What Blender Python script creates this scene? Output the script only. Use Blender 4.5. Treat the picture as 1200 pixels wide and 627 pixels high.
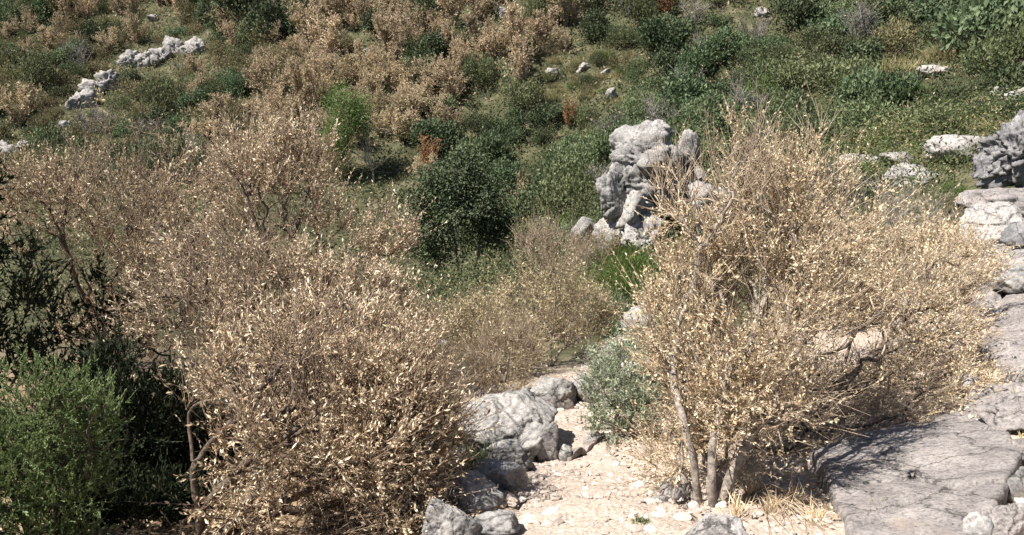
import bpy, math, random
import numpy as np
from mathutils import Vector, Matrix

# ------------------------------------------------------------------ camera, sky, sun, exposure
SC = bpy.context.scene
for o in list(bpy.data.objects):
    bpy.data.objects.remove(o)
COL = SC.collection
PITCH = math.radians(-18.0)
EYE = np.array([0.0, 0.0, 1.6])
FPX = 924.0
cam_d = bpy.data.cameras.new('camera')
cam = bpy.data.objects.new('camera', cam_d)
COL.objects.link(cam)
cam.location = EYE
cam.rotation_euler = (math.pi / 2 + PITCH, 0, 0)
cam_d.sensor_width = 36.0
cam_d.lens = 36.0 * FPX / 1200.0
cam_d.clip_start = 0.05
cam_d.clip_end = 2000
SC.camera = cam
SC.render.resolution_x = 1024
SC.render.resolution_y = 535

SUN_EL = math.radians(58)
SUN_AZ = math.atan2(-0.86, -0.28)               # towards the sun: high, left of the view
sdir = Vector((math.sin(SUN_AZ) * math.cos(SUN_EL), math.cos(SUN_AZ) * math.cos(SUN_EL), math.sin(SUN_EL)))
W = bpy.data.worlds.new('World'); SC.world = W
W.use_nodes = True
nt = W.node_tree
bg = nt.nodes['Background']
sky = nt.nodes.new('ShaderNodeTexSky')
sky.sky_type = 'NISHITA'; sky.sun_disc = False
sky.sun_elevation = SUN_EL; sky.sun_rotation = SUN_AZ
sky.altitude = 300
nt.links.new(sky.outputs[0], bg.inputs[0])
bg.inputs[1].default_value = 0.05
sl = bpy.data.lights.new('sun', 'SUN'); sl.energy = 5.0; sl.angle = math.radians(0.55); sl.color = (1.0, 0.945, 0.87)
so = bpy.data.objects.new('sun', sl); COL.objects.link(so)
so.rotation_euler = sdir.to_track_quat('Z', 'Y').to_euler()
so.location = (-30, -10, 50)
SC.view_settings.view_transform = 'Standard'
SC.view_settings.look = 'None'
SC.view_settings.gamma = 1.0
SC.view_settings.use_curve_mapping = False
SC.view_settings.exposure = 1.18
SC.cycles.max_bounces = 5; SC.cycles.diffuse_bounces = 4; SC.cycles.transmission_bounces = 3; SC.cycles.glossy_bounces = 2

# ------------------------------------------------------------------ small numeric helpers
R0 = np.random.RandomState(7)
def nrm(v):
    return v / np.maximum(np.linalg.norm(v, axis=-1, keepdims=True), 1e-9)
def hash3(ix, iy, iz, s):
    h = (ix * 374761393 + iy * 668265263 + iz * 1274126177 + s * 974634777) & 0xffffffff
    h = ((h ^ (h >> 13)) * 1103515245) & 0xffffffff
    h = ((h ^ (h >> 16)) * 2654435761) & 0xffffffff
    return ((h ^ (h >> 15)) & 0xffff) / 65535.0
def vnoise(p, s=0):
    p = np.asarray(p, float); i = np.floor(p).astype(np.int64); f = p - i
    f = f * f * (3 - 2 * f); o = 0
    for dx in (0, 1):
        for dy in (0, 1):
            for dz in (0, 1):
                w = (f[..., 0] if dx else 1 - f[..., 0]) * (f[..., 1] if dy else 1 - f[..., 1]) * (f[..., 2] if dz else 1 - f[..., 2])
                o = o + w * hash3(i[..., 0] + dx, i[..., 1] + dy, i[..., 2] + dz, s)
    return o * 2 - 1
def fbm(p, octv=4, s=0, gain=0.5, lac=2.1):
    o = 0; a = 1.0
    for k in range(octv):
        o = o + a * vnoise(p, s + k * 17); p = p * lac; a *= gain
    return o
def smooth(a, b, x):
    t = np.clip((x - a) / (b - a), 0, 1)
    return t * t * (3 - 2 * t)

# ------------------------------------------------------------------ pixels (1200 x 627 photograph) and points
FWD = np.array([0, math.cos(PITCH), math.sin(PITCH)]); UPV = np.array([0, -math.sin(PITCH), math.cos(PITCH)])
def ray(px, py):
    px = np.asarray(px, float); py = np.asarray(py, float)
    u = (px - 600) / FPX; v = (313.5 - py) / FPX
    return FWD + u[..., None] * np.array([1., 0, 0]) + v[..., None] * UPV
def at(px, py, d):                                # the point at horizontal distance d along that direction
    r = ray(px, py)
    return EYE + r * (np.asarray(d) / r[..., 1])[..., None]
def project(p):
    q = np.asarray(p, float) - EYE
    z = q @ FWD
    return np.stack([600 + FPX * q[..., 0] / z, 313.5 - FPX * (q @ UPV) / z], -1), z

# ------------------------------------------------------------------ the lie of the land: spline through surveyed points
CTRL = [(600,627,3.0),(1000,627,2.95),(1200,627,2.75),(300,627,3.4),(0,627,3.4),(840,585,3.45),(700,560,3.95),(600,548,4.5),
 (660,490,5.6),(655,474,6.1),(750,388,10),(730,300,15),(560,400,10.5),(540,335,24),(200,330,20),(300,400,11),(400,480,6.6),
 (450,290,30),(600,250,32),(600,150,37),(600,60,42),(600,0,45.5),(0,180,44),(100,250,30),(200,70,53),(0,0,63),(0,90,52),(400,0,51),(300,150,40),
 (1000,150,25),(1000,50,34),(1200,0,36),(900,200,20),(1170,112,22),(1150,255,11),(1050,212,14),(1180,440,4.6),(1190,320,7),
 (1000,420,5.9),(850,300,12),(900,400,7.6),(860,90,34),(860,0,40),(0,470,6),(100,380,10),(740,520,4.9),(1080,540,3.75),(1200,540,3.6),(500,560,4.2),
 (800,250,19),(700,200,28),(760,350,11.5),(1150,370,6.0),(450,600,3.6)]
cp = np.array([at(a, b, c) for a, b, c in CTRL])
EXTRA = np.array([(0,0,0),(2,0,.35),(-2,0,-.15),(0,-8,1.5),(8,-6,3.2),(-8,-6,-.6),(8,2.5,1.4),(-7,3,-1.8),(14,8,2.0),(-22,12,-6.5),(-40,30,-6),(-50,70,14),(0,70,20),(40,60,19),
  (30,30,6.5),(24,14,4.5),(0,110,46),(-70,110,40),(70,110,47),(90,40,22),(-90,40,2),(25,-10,6),(-25,-10,-5),(0,160,66),(-100,160,58),(100,160,68),(60,0,14),(-60,0,-10)], float)
cp = np.vstack([cp, EXTRA])
def tps_fit(P, z, lam):
    n = len(P); d = np.linalg.norm(P[:, None] - P[None], axis=-1)
    K = np.where(d > 0, d * d * np.log(d + 1e-12), 0) + lam * np.eye(n)
    A = np.zeros((n + 3, n + 3)); A[:n, :n] = K; A[:n, n] = 1; A[:n, n + 1:] = P; A[n, :n] = 1; A[n + 1:, :n] = P.T
    return np.linalg.solve(A, np.concatenate([z, [0, 0, 0]]))
TW = tps_fit(cp[:, :2], cp[:, 2], 0.25)
def base_height(x, y):
    x = np.asarray(x, float); y = np.asarray(y, float)
    o = TW[-3] + TW[-2] * x + TW[-1] * y
    for (a, b), w in zip(cp[:, :2], TW[:-3]):
        d2 = (x - a) ** 2 + (y - b) ** 2
        o = o + w * 0.5 * d2 * np.log(d2 + 1e-12)
    return o
def height(x, y):
    x = np.asarray(x, float); y = np.asarray(y, float)
    z = base_height(x, y)
    q = np.stack([x, y, np.zeros_like(x)], -1)
    far = smooth(6, 25, y)
    z = z + 0.035 * fbm(q * 1.7, 4, 3) * (1 + 0 * far) + far * 0.35 * fbm(q * 0.22, 3, 9)
    z = z + 0.012 * fbm(q * 9.0, 2, 5) * (1 - far)
    return z
def hit(px, py, near=1.2, far=140):               # where the line of sight through a pixel meets the ground
    r = ray(px, py); r = r / r[1]
    t = near * np.exp(np.linspace(0, math.log(far / near), 420))
    P = EYE + r[None] * t[:, None]
    below = P[:, 2] < height(P[:, 0], P[:, 1])
    k = int(np.argmax(below)) if below.any() else len(t) - 1
    a = t[max(k - 1, 0)]; b = t[k]
    for _ in range(14):
        m = (a + b) / 2; q = EYE + r * m
        if q[2] < height(q[0], q[1]): b = m
        else: a = m
    return EYE + r * b
np.seterr(all='ignore')
# ------------------------------------------------------------------ objects, names, labels
def link(o, parent=None):
    COL.objects.link(o)
    if parent is not None: o.parent = parent
    return o
def tag(o, label=None, cat=None, group=None, kind=None):
    if label: o['label'] = label
    if cat: o['category'] = cat
    if group: o['group'] = group
    if kind: o['kind'] = kind
    return o
def mesh(name, V, F, mats, smooth_=False, tone=None, mi=None, extra=None):
    """V (n,3); F list of int arrays (m,3) or (m,4)"""
    if not isinstance(F, list): F = [F]
    F = [np.asarray(f, np.int32) for f in F if len(f)]
    me = bpy.data.meshes.new(name)
    me.vertices.add(len(V)); me.vertices.foreach_set('co', np.asarray(V, np.float32).ravel())
    tot = np.concatenate([np.full(len(f), f.shape[1], np.int32) for f in F])
    idx = np.concatenate([f.ravel() for f in F])
    me.loops.add(len(idx)); me.loops.foreach_set('vertex_index', idx)
    me.polygons.add(len(tot))
    st = np.concatenate([[0], np.cumsum(tot)[:-1]]).astype(np.int32)
    me.polygons.foreach_set('loop_start', st)
    me.polygons.foreach_set('use_smooth', np.full(len(tot), bool(smooth_)))
    if mi is not None: me.polygons.foreach_set('material_index', np.asarray(mi, np.int32))
    for m in (mats if isinstance(mats, (list, tuple)) else [mats]): me.materials.append(m)
    for nm, arr in ([('tone', tone)] if tone is not None else []) + list((extra or {}).items()):
        a = me.attributes.new(nm, 'FLOAT', 'POINT'); a.data.foreach_set('value', np.asarray(arr, np.float32))
    me.update(calc_edges=True)
    return me
def obj(name, me, parent=None, loc=(0, 0, 0), rz=0, sc=None):
    o = bpy.data.objects.new(name, me); o.location = loc
    if rz: o.rotation_euler = (0, 0, rz)
    if sc is not None: o.scale = sc if hasattr(sc, '__len__') else (sc,) * 3
    return link(o, parent)
def empty(name, loc, rz=0):
    o = bpy.data.objects.new(name, None); o.location = loc; o.rotation_euler = (0, 0, rz); o.empty_display_size = 0.2
    return link(o)
class Geo:                                       # collects arrays, then one mesh
    def __init__(s): s.V = []; s.F = {3: [], 4: []}; s.T = []; s.n = 0; s.M = {3: [], 4: []}
    def add(s, V, F, tone=None, m=0):
        k = F.shape[1]; s.V.append(V); s.F[k].append(F + s.n); s.M[k].append(np.full(len(F), m))
        s.T.append(np.full(len(V), 0.5) if tone is None else np.broadcast_to(tone, (len(V),)))
        s.n += len(V)
    def mesh(s, name, mats, smooth_=False):
        F = [np.concatenate(s.F[k]) for k in (3, 4) if s.F[k]]
        mi = np.concatenate([np.concatenate(s.M[k]) for k in (3, 4) if s.F[k]])
        return mesh(name, np.concatenate(s.V), F, mats, smooth_, np.concatenate(s.T), mi)

# ------------------------------------------------------------------ materials
def new_mat(name):
    m = bpy.data.materials.new(name); m.use_nodes = True
    return m, m.node_tree.nodes, m.node_tree.links, m.node_tree.nodes['Principled BSDF']
def N(nodes, t, **kw):
    n = nodes.new(t)
    for k, v in kw.items():
        if k.startswith('i_'): n.inputs[k[2:].replace('_', ' ')].default_value = v
        else: setattr(n, k, v)
    return n
def ramp(nodes, stops):
    r = nodes.new('ShaderNodeValToRGB'); e = r.color_ramp.elements
    while len(e) < len(stops): e.new(0.5)
    for q, (p, c) in zip(e, stops): q.position = p; q.color = (*c, 1)
    return r
def leaf_mat(name, stops, trans=0.3, rough=0.65, var=0.25, spec=0.25, hue=0.0):
    m, n, l, b = new_mat(name)
    a = N(n, 'ShaderNodeAttribute', attribute_name='tone')
    r = ramp(n, stops); l.new(a.outputs['Fac'], r.inputs[0])
    oi = N(n, 'ShaderNodeObjectInfo')
    mr = N(n, 'ShaderNodeMapRange'); mr.inputs[3].default_value = 1 - var; mr.inputs[4].default_value = 1 + var
    l.new(oi.outputs['Random'], mr.inputs[0])
    mh = N(n, 'ShaderNodeMath', operation='MULTIPLY_ADD'); mh.inputs[1].default_value = hue; mh.inputs[2].default_value = 0.5 - hue / 2
    fr = N(n, 'ShaderNodeMath', operation='MULTIPLY'); fr.inputs[1].default_value = 7.31
    f2 = N(n, 'ShaderNodeMath', operation='FRACT')
    l.new(oi.outputs['Random'], fr.inputs[0]); l.new(fr.outputs[0], f2.inputs[0]); l.new(f2.outputs[0], mh.inputs[0])
    hs = N(n, 'ShaderNodeHueSaturation')
    l.new(mr.outputs[0], hs.inputs['Value']); l.new(mh.outputs[0], hs.inputs['Hue']); l.new(r.outputs[0], hs.inputs['Color'])
    l.new(hs.outputs[0], b.inputs['Base Color'])
    b.inputs['Roughness'].default_value = rough; b.inputs['Specular IOR Level'].default_value = spec
    if trans > 0:
        t = N(n, 'ShaderNodeBsdfTranslucent'); mx = N(n, 'ShaderNodeMixShader'); mx.inputs[0].default_value = trans
        l.new(hs.outputs[0], t.inputs[0]); l.new(b.outputs[0], mx.inputs[1]); l.new(t.outputs[0], mx.inputs[2])
        l.new(mx.outputs[0], n['Material Output'].inputs[0])
    return m
def bark_mat(name, c0, c1, scale=30):
    m, n, l, b = new_mat(name)
    tc = N(n, 'ShaderNodeTexCoord'); nz = N(n, 'ShaderNodeTexNoise', i_Scale=scale, i_Detail=6.0, i_Roughness=0.7)
    l.new(tc.outputs['Object'], nz.inputs['Vector'])
    r = ramp(n, [(0.38, c0), (0.62, c1)]); l.new(nz.outputs[0], r.inputs[0]); l.new(r.outputs[0], b.inputs['Base Color'])
    bp = N(n, 'ShaderNodeBump', i_Strength=0.9, i_Distance=0.012); l.new(nz.outputs[0], bp.inputs['Height']); l.new(bp.outputs[0], b.inputs['Normal'])
    b.inputs['Roughness'].default_value = 0.9; b.inputs['Specular IOR Level'].default_value = 0.15
    return m
def rock_mat(name, dark, mid, light, warm, scale=1.0, warm_at=0.62, bump=0.7, lichen=0.45):
    m, n, l, b = new_mat(name)
    tc = N(n, 'ShaderNodeTexCoord'); oi = N(n, 'ShaderNodeObjectInfo')
    ad = N(n, 'ShaderNodeVectorMath', operation='ADD'); sc_ = N(n, 'ShaderNodeVectorMath', operation='SCALE')
    cx = N(n, 'ShaderNodeCombineXYZ')
    for k in range(3): l.new(oi.outputs['Random'], cx.inputs[k])
    sc_.inputs['Scale'].default_value = 37.0; l.new(cx.outputs[0], sc_.inputs[0])
    l.new(tc.outputs['Object'], ad.inputs[0]); l.new(sc_.outputs[0], ad.inputs[1])
    V = ad.outputs[0]
    big = N(n, 'ShaderNodeTexNoise', i_Scale=3.0 * scale, i_Detail=8.0, i_Roughness=0.65, i_Distortion=0.6); l.new(V, big.inputs['Vector'])
    fine = N(n, 'ShaderNodeTexNoise', i_Scale=38.0 * scale, i_Detail=5.0, i_Roughness=0.75); l.new(V, fine.inputs['Vector'])
    wrm = N(n, 'ShaderNodeTexNoise', i_Scale=1.7 * scale, i_Detail=5.0, i_Roughness=0.6); l.new(V, wrm.inputs['Vector'])
    vor = N(n, 'ShaderNodeTexVoronoi', feature='DISTANCE_TO_EDGE', i_Scale=2.2 * scale); 
    dst = N(n, 'ShaderNodeMix', data_type='VECTOR'); dst.inputs[0].default_value = 0.22
    l.new(V, dst.inputs[4]); l.new(big.outputs['Color'], dst.inputs[5]); l.new(dst.outputs[1], vor.inputs['Vector'])
    cr = ramp(n, [(0.0, (0, 0, 0)), (0.02, (1, 1, 1))]); l.new(vor.outputs['Distance'], cr.inputs[0])
    r1 = ramp(n, [(0.3, dark), (0.48, mid), (0.68, light)]); l.new(big.outputs[0], r1.inputs[0])
    r2 = ramp(n, [(0.34, (0.3, 0.3, 0.31)), (0.5, (0.95, 0.95, 0.95)), (0.68, (1.3, 1.3, 1.27))]); l.new(fine.outputs[0], r2.inputs[0])
    mu = N(n, 'ShaderNodeMix', data_type='RGBA', blend_type='MULTIPLY'); mu.inputs[0].default_value = 0.75
    l.new(r1.outputs[0], mu.inputs[6]); l.new(r2.outputs[0], mu.inputs[7])
    rw = ramp(n, [(warm_at, (0, 0, 0)), (warm_at + 0.14, (1, 1, 1))]); l.new(wrm.outputs[0], rw.inputs[0])
    mw = N(n, 'ShaderNodeMix', data_type='RGBA'); l.new(rw.outputs[0], mw.inputs[0]); l.new(mu.outputs[2], mw.inputs[6]); mw.inputs[7].default_value = (*warm, 1)
    # lichen: dark and pale scabs
    vl = N(n, 'ShaderNodeTexNoise', i_Scale=11.0 * scale, i_Detail=4.0, i_Roughness=0.7); l.new(V, vl.inputs['Vector'])
    rl = ramp(n, [(0.56, (0, 0, 0)), (0.66, (1, 1, 1))]); l.new(vl.outputs[0], rl.inputs[0])
    ml_ = N(n, 'ShaderNodeMath', operation='MULTIPLY'); ml_.inputs[1].default_value = lichen; l.new(rl.outputs[0], ml_.inputs[0])
    md = N(n, 'ShaderNodeMix', data_type='RGBA'); l.new(ml_.outputs[0], md.inputs[0]); l.new(mw.outputs[2], md.inputs[6]); md.inputs[7].default_value = (0.085, 0.08, 0.075, 1)
    mc = N(n, 'ShaderNodeMix', data_type='RGBA', blend_type='MULTIPLY'); mc.inputs[0].default_value = 0.6
    l.new(md.outputs[2], mc.inputs[6]); l.new(cr.outputs[0], mc.inputs[7])
    l.new(mc.outputs[2], b.inputs['Base Color'])
    b.inputs['Roughness'].default_value = 0.88; b.inputs['Specular IOR Level'].default_value = 0.2
    b1 = N(n, 'ShaderNodeBump', i_Strength=bump, i_Distance=0.05 / scale); l.new(big.outputs[0], b1.inputs['Height'])
    b2 = N(n, 'ShaderNodeBump', i_Strength=bump, i_Distance=0.012 / scale); l.new(fine.outputs[0], b2.inputs['Height']); l.new(b1.outputs[0], b2.inputs['Normal'])
    b3 = N(n, 'ShaderNodeBump', i_Strength=0.5, i_Distance=0.02 / scale); l.new(cr.outputs[0], b3.inputs['Height']); l.new(b2.outputs[0], b3.inputs['Normal'])
    pit = N(n, 'ShaderNodeTexVoronoi', i_Scale=16.0 * scale); l.new(dst.outputs[1], pit.inputs['Vector'])
    pr_ = ramp(n, [(0.0, (0, 0, 0)), (0.22, (1, 1, 1))]); l.new(pit.outputs['Distance'], pr_.inputs[0])
    b4 = N(n, 'ShaderNodeBump', i_Strength=0.7, i_Distance=0.02 / scale); l.new(pr_.outputs[0], b4.inputs['Height']); l.new(b3.outputs[0], b4.inputs['Normal'])
    l.new(b4.outputs[0], b.inputs['Normal'])
    return m

M = {}
M['limestone'] = rock_mat('limestone', (0.12, 0.115, 0.11), (0.24, 0.232, 0.225), (0.38, 0.36, 0.34), (0.33, 0.25, 0.19), 1.0)
M['limestone_pale'] = rock_mat('limestone_pale', (0.20, 0.19, 0.18), (0.325, 0.307, 0.295), (0.45, 0.425, 0.405), (0.37, 0.295, 0.24), 1.2, lichen=0.25)
M['limestone_dark'] = rock_mat('limestone_dark', (0.085, 0.085, 0.09), (0.17, 0.165, 0.17), (0.30, 0.29, 0.285), (0.27, 0.21, 0.17), 1.3, warm_at=0.7, bump=0.6)
M['slab_stone'] = rock_mat('slab_stone', (0.165, 0.148, 0.145), (0.25, 0.228, 0.22), (0.34, 0.31, 0.295), (0.33, 0.26, 0.21), 1.5, lichen=0.3, warm_at=0.58, bump=1.0)
M['far_rock'] = rock_mat('far_rock', (0.13, 0.12, 0.115), (0.28, 0.265, 0.255), (0.42, 0.395, 0.375), (0.33, 0.26, 0.21), 0.7, bump=0.6)
M['pebble'] = leaf_mat('pebble', [(0.0, (0.17, 0.145, 0.125)), (0.35, (0.33, 0.275, 0.235)), (0.7, (0.45, 0.385, 0.335)), (1, (0.56, 0.505, 0.455))], trans=0, rough=0.9, var=0.12)
M['dry_yellow'] = leaf_mat('dry_leaf_straw', [(0.0, (0.26, 0.165, 0.085)), (0.25, (0.52, 0.385, 0.235)), (0.6, (0.72, 0.595, 0.40)), (1.0, (0.85, 0.76, 0.57))], trans=0.27, rough=0.5, var=0.04)
M['dry_pink'] = leaf_mat('dry_leaf_tan', [(0.0, (0.17, 0.10, 0.055)), (0.2, (0.38, 0.265, 0.16)), (0.55, (0.66, 0.53, 0.36)), (1.0, (0.86, 0.765, 0.585))], trans=0.22, rough=0.5, var=0.04)
M['dry_khaki'] = leaf_mat('dry_leaf_khaki', [(0.0, (0.17, 0.135, 0.07)), (0.3, (0.40, 0.335, 0.19)), (0.7, (0.60, 0.525, 0.33)), (1.0, (0.76, 0.685, 0.49))], trans=0.3, rough=0.6, var=0.06)
M['far_tan'] = leaf_mat('dead_leaf_far', [(0.0, (0.22, 0.16, 0.095)), (0.5, (0.48, 0.385, 0.25)), (1.0, (0.66, 0.56, 0.395))], trans=0.3, rough=0.7, var=0.22, hue=0.015)
M['far_rust'] = leaf_mat('dead_leaf_rust', [(0.0, (0.14, 0.06, 0.03)), (0.5, (0.33, 0.17, 0.08)), (1.0, (0.48, 0.29, 0.15))], trans=0.2, rough=0.7, var=0.1)
M['far_green'] = leaf_mat('maquis_leaf', [(0.0, (0.042, 0.06, 0.028)), (0.5, (0.095, 0.13, 0.064)), (1.0, (0.18, 0.22, 0.12))], trans=0.28, rough=0.6, var=0.32, hue=0.04, spec=0.2)
M['far_mid'] = leaf_mat('mastic_leaf', [(0.0, (0.055, 0.068, 0.03)), (0.5, (0.125, 0.15, 0.072)), (1.0, (0.225, 0.245, 0.135))], trans=0.28, rough=0.6, var=0.32, hue=0.04, spec=0.2)
M['far_olive'] = leaf_mat('olive_leaf', [(0.0, (0.075, 0.066, 0.032)), (0.5, (0.19, 0.168, 0.088)), (1.0, (0.33, 0.285, 0.165))], trans=0.25, rough=0.65, var=0.28, hue=0.04)
M['dark_green'] = leaf_mat('oak_leaf', [(0.0, (0.024, 0.034, 0.017)), (0.5, (0.062, 0.082, 0.04)), (1.0, (0.14, 0.165, 0.09))], trans=0.15, rough=0.6, var=0.12, spec=0.2)
M['grass_green'] = leaf_mat('grass_green', [(0.0, (0.05, 0.085, 0.02)), (0.5, (0.11, 0.17, 0.04)), (1.0, (0.24, 0.27, 0.09))], trans=0.35, rough=0.5, var=0.2)
M['grass_pale'] = leaf_mat('grass_pale', [(0.0, (0.16, 0.15, 0.07)), (0.5, (0.31, 0.28, 0.14)), (1.0, (0.48, 0.42, 0.25))], trans=0.3, rough=0.6, var=0.2)
M['silver_green'] = leaf_mat('silver_green_leaf', [(0.0, (0.13, 0.155, 0.09)), (0.5, (0.30, 0.345, 0.22)), (1.0, (0.50, 0.54, 0.39))], trans=0.3, rough=0.6, var=0.1)
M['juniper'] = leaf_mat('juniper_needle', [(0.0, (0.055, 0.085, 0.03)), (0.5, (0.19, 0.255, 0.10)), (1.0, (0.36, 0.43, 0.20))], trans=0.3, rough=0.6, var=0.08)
M['shade_green'] = leaf_mat('shade_tinted_juniper_needle', [(0.0, (0.010, 0.015, 0.008)), (0.5, (0.026, 0.036, 0.018)), (1.0, (0.055, 0.07, 0.035))], trans=0.12, rough=0.6, var=0.08, spec=0.15)  # juniper needles with deep shade put into the colour
M['pine'] = leaf_mat('pine_needle', [(0.0, (0.06, 0.10, 0.025)), (0.5, (0.14, 0.215, 0.06)), (1.0, (0.26, 0.34, 0.12))], trans=0.3, rough=0.5, var=0.1)
M['palm'] = leaf_mat('palm_frond', [(0.0, (0.035, 0.06, 0.02)), (1.0, (0.13, 0.17, 0.06))], trans=0.15, rough=0.4, var=0.1)
M['bark'] = bark_mat('dark_bark', (0.045, 0.033, 0.026), (0.16, 0.125, 0.10))
M['bark_grey'] = bark_mat('grey_bark', (0.13, 0.11, 0.095), (0.36, 0.31, 0.265))
M['bark_pale'] = bark_mat('pale_bark', (0.24, 0.20, 0.165), (0.46, 0.40, 0.34))
M['twig'] = bark_mat('dry_twig', (0.09, 0.062, 0.045), (0.36, 0.275, 0.20), 15)
M['twig_pale'] = bark_mat('pale_twig', (0.24, 0.18, 0.125), (0.50, 0.41, 0.31), 15)
M['twig_grey'] = bark_mat('grey_twig', (0.15, 0.135, 0.12), (0.33, 0.30, 0.27), 15)

# ground: soil, litter and gravel from masks with a shape of their own
def ground_mat():
    m, n, l, b = new_mat('stony_ground')
    tc = N(n, 'ShaderNodeTexCoord'); V = tc.outputs['Object']
    big = N(n, 'ShaderNodeTexNoise', i_Scale=1.3, i_Detail=7.0, i_Roughness=0.65); l.new(V, big.inputs['Vector'])
    fine = N(n, 'ShaderNodeTexNoise', i_Scale=45.0, i_Detail=6.0, i_Roughness=0.75); l.new(V, fine.inputs['Vector'])
    vor = N(n, 'ShaderNodeTexVoronoi', i_Scale=60.0); l.new(V, vor.inputs['Vector'])
    v2 = N(n, 'ShaderNodeTexNoise', i_Scale=14.0, i_Detail=5.0); l.new(V, v2.inputs['Vector'])
    soil = ramp(n, [(0.3, (0.30, 0.245, 0.20)), (0.5, (0.40, 0.335, 0.28)), (0.7, (0.48, 0.415, 0.355))]); l.new(big.outputs[0], soil.inputs[0])
    st = ramp(n, [(0.0, (0.62, 0.56, 0.51)), (0.45, (0.44, 0.36, 0.30)), (0.8, (0.26, 0.20, 0.165))]); l.new(vor.outputs['Distance'], st.inputs[0])
    mx = N(n, 'ShaderNodeMix', data_type='RGBA'); mx.inputs[0].default_value = 0.45; l.new(soil.outputs[0], mx.inputs[6]); l.new(st.outputs[0], mx.inputs[7])
    f2 = ramp(n, [(0.3, (0.55, 0.52, 0.5)), (0.55, (1, 1, 1)), (0.8, (1.2, 1.2, 1.2))]); l.new(fine.outputs[0], f2.inputs[0])
    mu = N(n, 'ShaderNodeMix', data_type='RGBA', blend_type='MULTIPLY'); mu.inputs[0].default_value = 0.8; l.new(mx.outputs[2], mu.inputs[6]); l.new(f2.outputs[0], mu.inputs[7])
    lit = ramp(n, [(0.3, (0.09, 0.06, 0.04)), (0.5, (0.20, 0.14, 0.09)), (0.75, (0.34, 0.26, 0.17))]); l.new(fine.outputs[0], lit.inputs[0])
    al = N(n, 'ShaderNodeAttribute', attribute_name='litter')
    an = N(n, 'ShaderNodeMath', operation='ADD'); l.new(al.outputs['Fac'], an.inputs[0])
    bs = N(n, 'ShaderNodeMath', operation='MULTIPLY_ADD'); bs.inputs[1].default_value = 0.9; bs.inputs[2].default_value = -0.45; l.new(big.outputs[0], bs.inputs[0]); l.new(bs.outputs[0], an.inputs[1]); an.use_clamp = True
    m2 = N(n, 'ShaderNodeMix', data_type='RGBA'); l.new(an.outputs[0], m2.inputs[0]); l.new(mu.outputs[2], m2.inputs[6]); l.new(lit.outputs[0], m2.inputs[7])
    hum = ramp(n, [(0.35, (0.035, 0.038, 0.02)), (0.52, (0.07, 0.07, 0.038)), (0.75, (0.16, 0.14, 0.09))]); l.new(big.outputs[0], hum.inputs[0])
    af = N(n, 'ShaderNodeAttribute', attribute_name='scrub')
    m3 = N(n, 'ShaderNodeMix', data_type='RGBA'); l.new(af.outputs['Fac'], m3.inputs[0]); l.new(m2.outputs[2], m3.inputs[6]); l.new(hum.outputs[0], m3.inputs[7])
    l.new(m3.outputs[2], b.inputs['Base Color'])
    b.inputs['Roughness'].default_value = 0.95; b.inputs['Specular IOR Level'].default_value = 0.1
    b1 = N(n, 'ShaderNodeBump', i_Strength=0.5, i_Distance=0.008, invert=True); l.new(vor.outputs['Distance'], b1.inputs['Height'])
    b2 = N(n, 'ShaderNodeBump', i_Strength=0.6, i_Distance=0.05); l.new(v2.outputs[0], b2.inputs['Height']); l.new(b1.outputs[0], b2.inputs['Normal'])
    b3 = N(n, 'ShaderNodeBump', i_Strength=0.5, i_Distance=0.01); l.new(fine.outputs[0], b3.inputs['Height']); l.new(b2.outputs[0], b3.inputs['Normal'])
    l.new(b3.outputs[0], b.inputs['Normal'])
    return m
M['ground'] = ground_mat()

# ------------------------------------------------------------------ ground sheet and path
def axis(fine_lo, fine_hi, step, lo, hi, g=1.07):
    a = list(np.arange(fine_lo, fine_hi, step))
    s = step
    while a[-1] < hi: s *= g; a.append(a[-1] + s)
    s = step
    while a[0] > lo: s *= g; a.insert(0, a[0] - s)
    return np.array(a)
XS = axis(-3.5, 4.5, 0.06, -420, 420, 1.08); YS = axis(1.5, 9, 0.06, -120, 520, 1.08)
PATH = np.array([at(a, b, c) for a, b, c in [(735, 700, 2.2), (715, 627, 3.0), (690, 575, 3.8), (672, 530, 4.7), (676, 490, 5.5), (690, 465, 6.3), (712, 425, 8.0), (738, 400, 9.4), (745, 385, 10.2)]])
PW = np.array([0.62, 0.50, 0.40, 0.30, 0.22, 0.20, 0.2, 0.2, 0.12])
def path_dist(x, y):
    x = np.asarray(x, float); best = np.full(x.shape, 9.0)
    for k in range(len(PATH) - 1):
        a = PATH[k, :2]; b = PATH[k + 1, :2]; ab = b - a
        t = np.clip(((x - a[0]) * ab[0] + (y - a[1]) * ab[1]) / (ab @ ab), 0, 1)
        d = np.hypot(x - a[0] - t * ab[0], y - a[1] - t * ab[1]) / (PW[k] * (1 - t) + PW[k + 1] * t)
        best = np.minimum(best, d)
    return best
X, Y = np.meshgrid(XS, YS)
Z = height(np.clip(X, -130, 130), np.clip(Y, -40, 190))
Z = Z + 0.25 * np.maximum(Y - 190, 0)
nx, ny = len(XS), len(YS)
ii = (np.arange(ny - 1)[:, None] * nx + np.arange(nx - 1)[None]).ravel()
quads = np.stack([ii, ii + 1, ii + nx + 1, ii + nx], 1)
pd = path_dist(X, Y)
uu, _ = project(np.stack([X, Y, Z], -1))
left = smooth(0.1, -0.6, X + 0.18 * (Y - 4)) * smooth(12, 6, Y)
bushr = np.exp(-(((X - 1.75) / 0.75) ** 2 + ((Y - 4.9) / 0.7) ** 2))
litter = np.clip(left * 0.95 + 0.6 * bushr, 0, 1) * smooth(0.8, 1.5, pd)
scrub = np.maximum(smooth(6.5, 9.5, Y), smooth(.2, 1.2, X - .7 * np.maximum(Y, 1) - 1.0)) * (1 - 0.8 * smooth(2.2, 1.0, pd))
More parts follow.
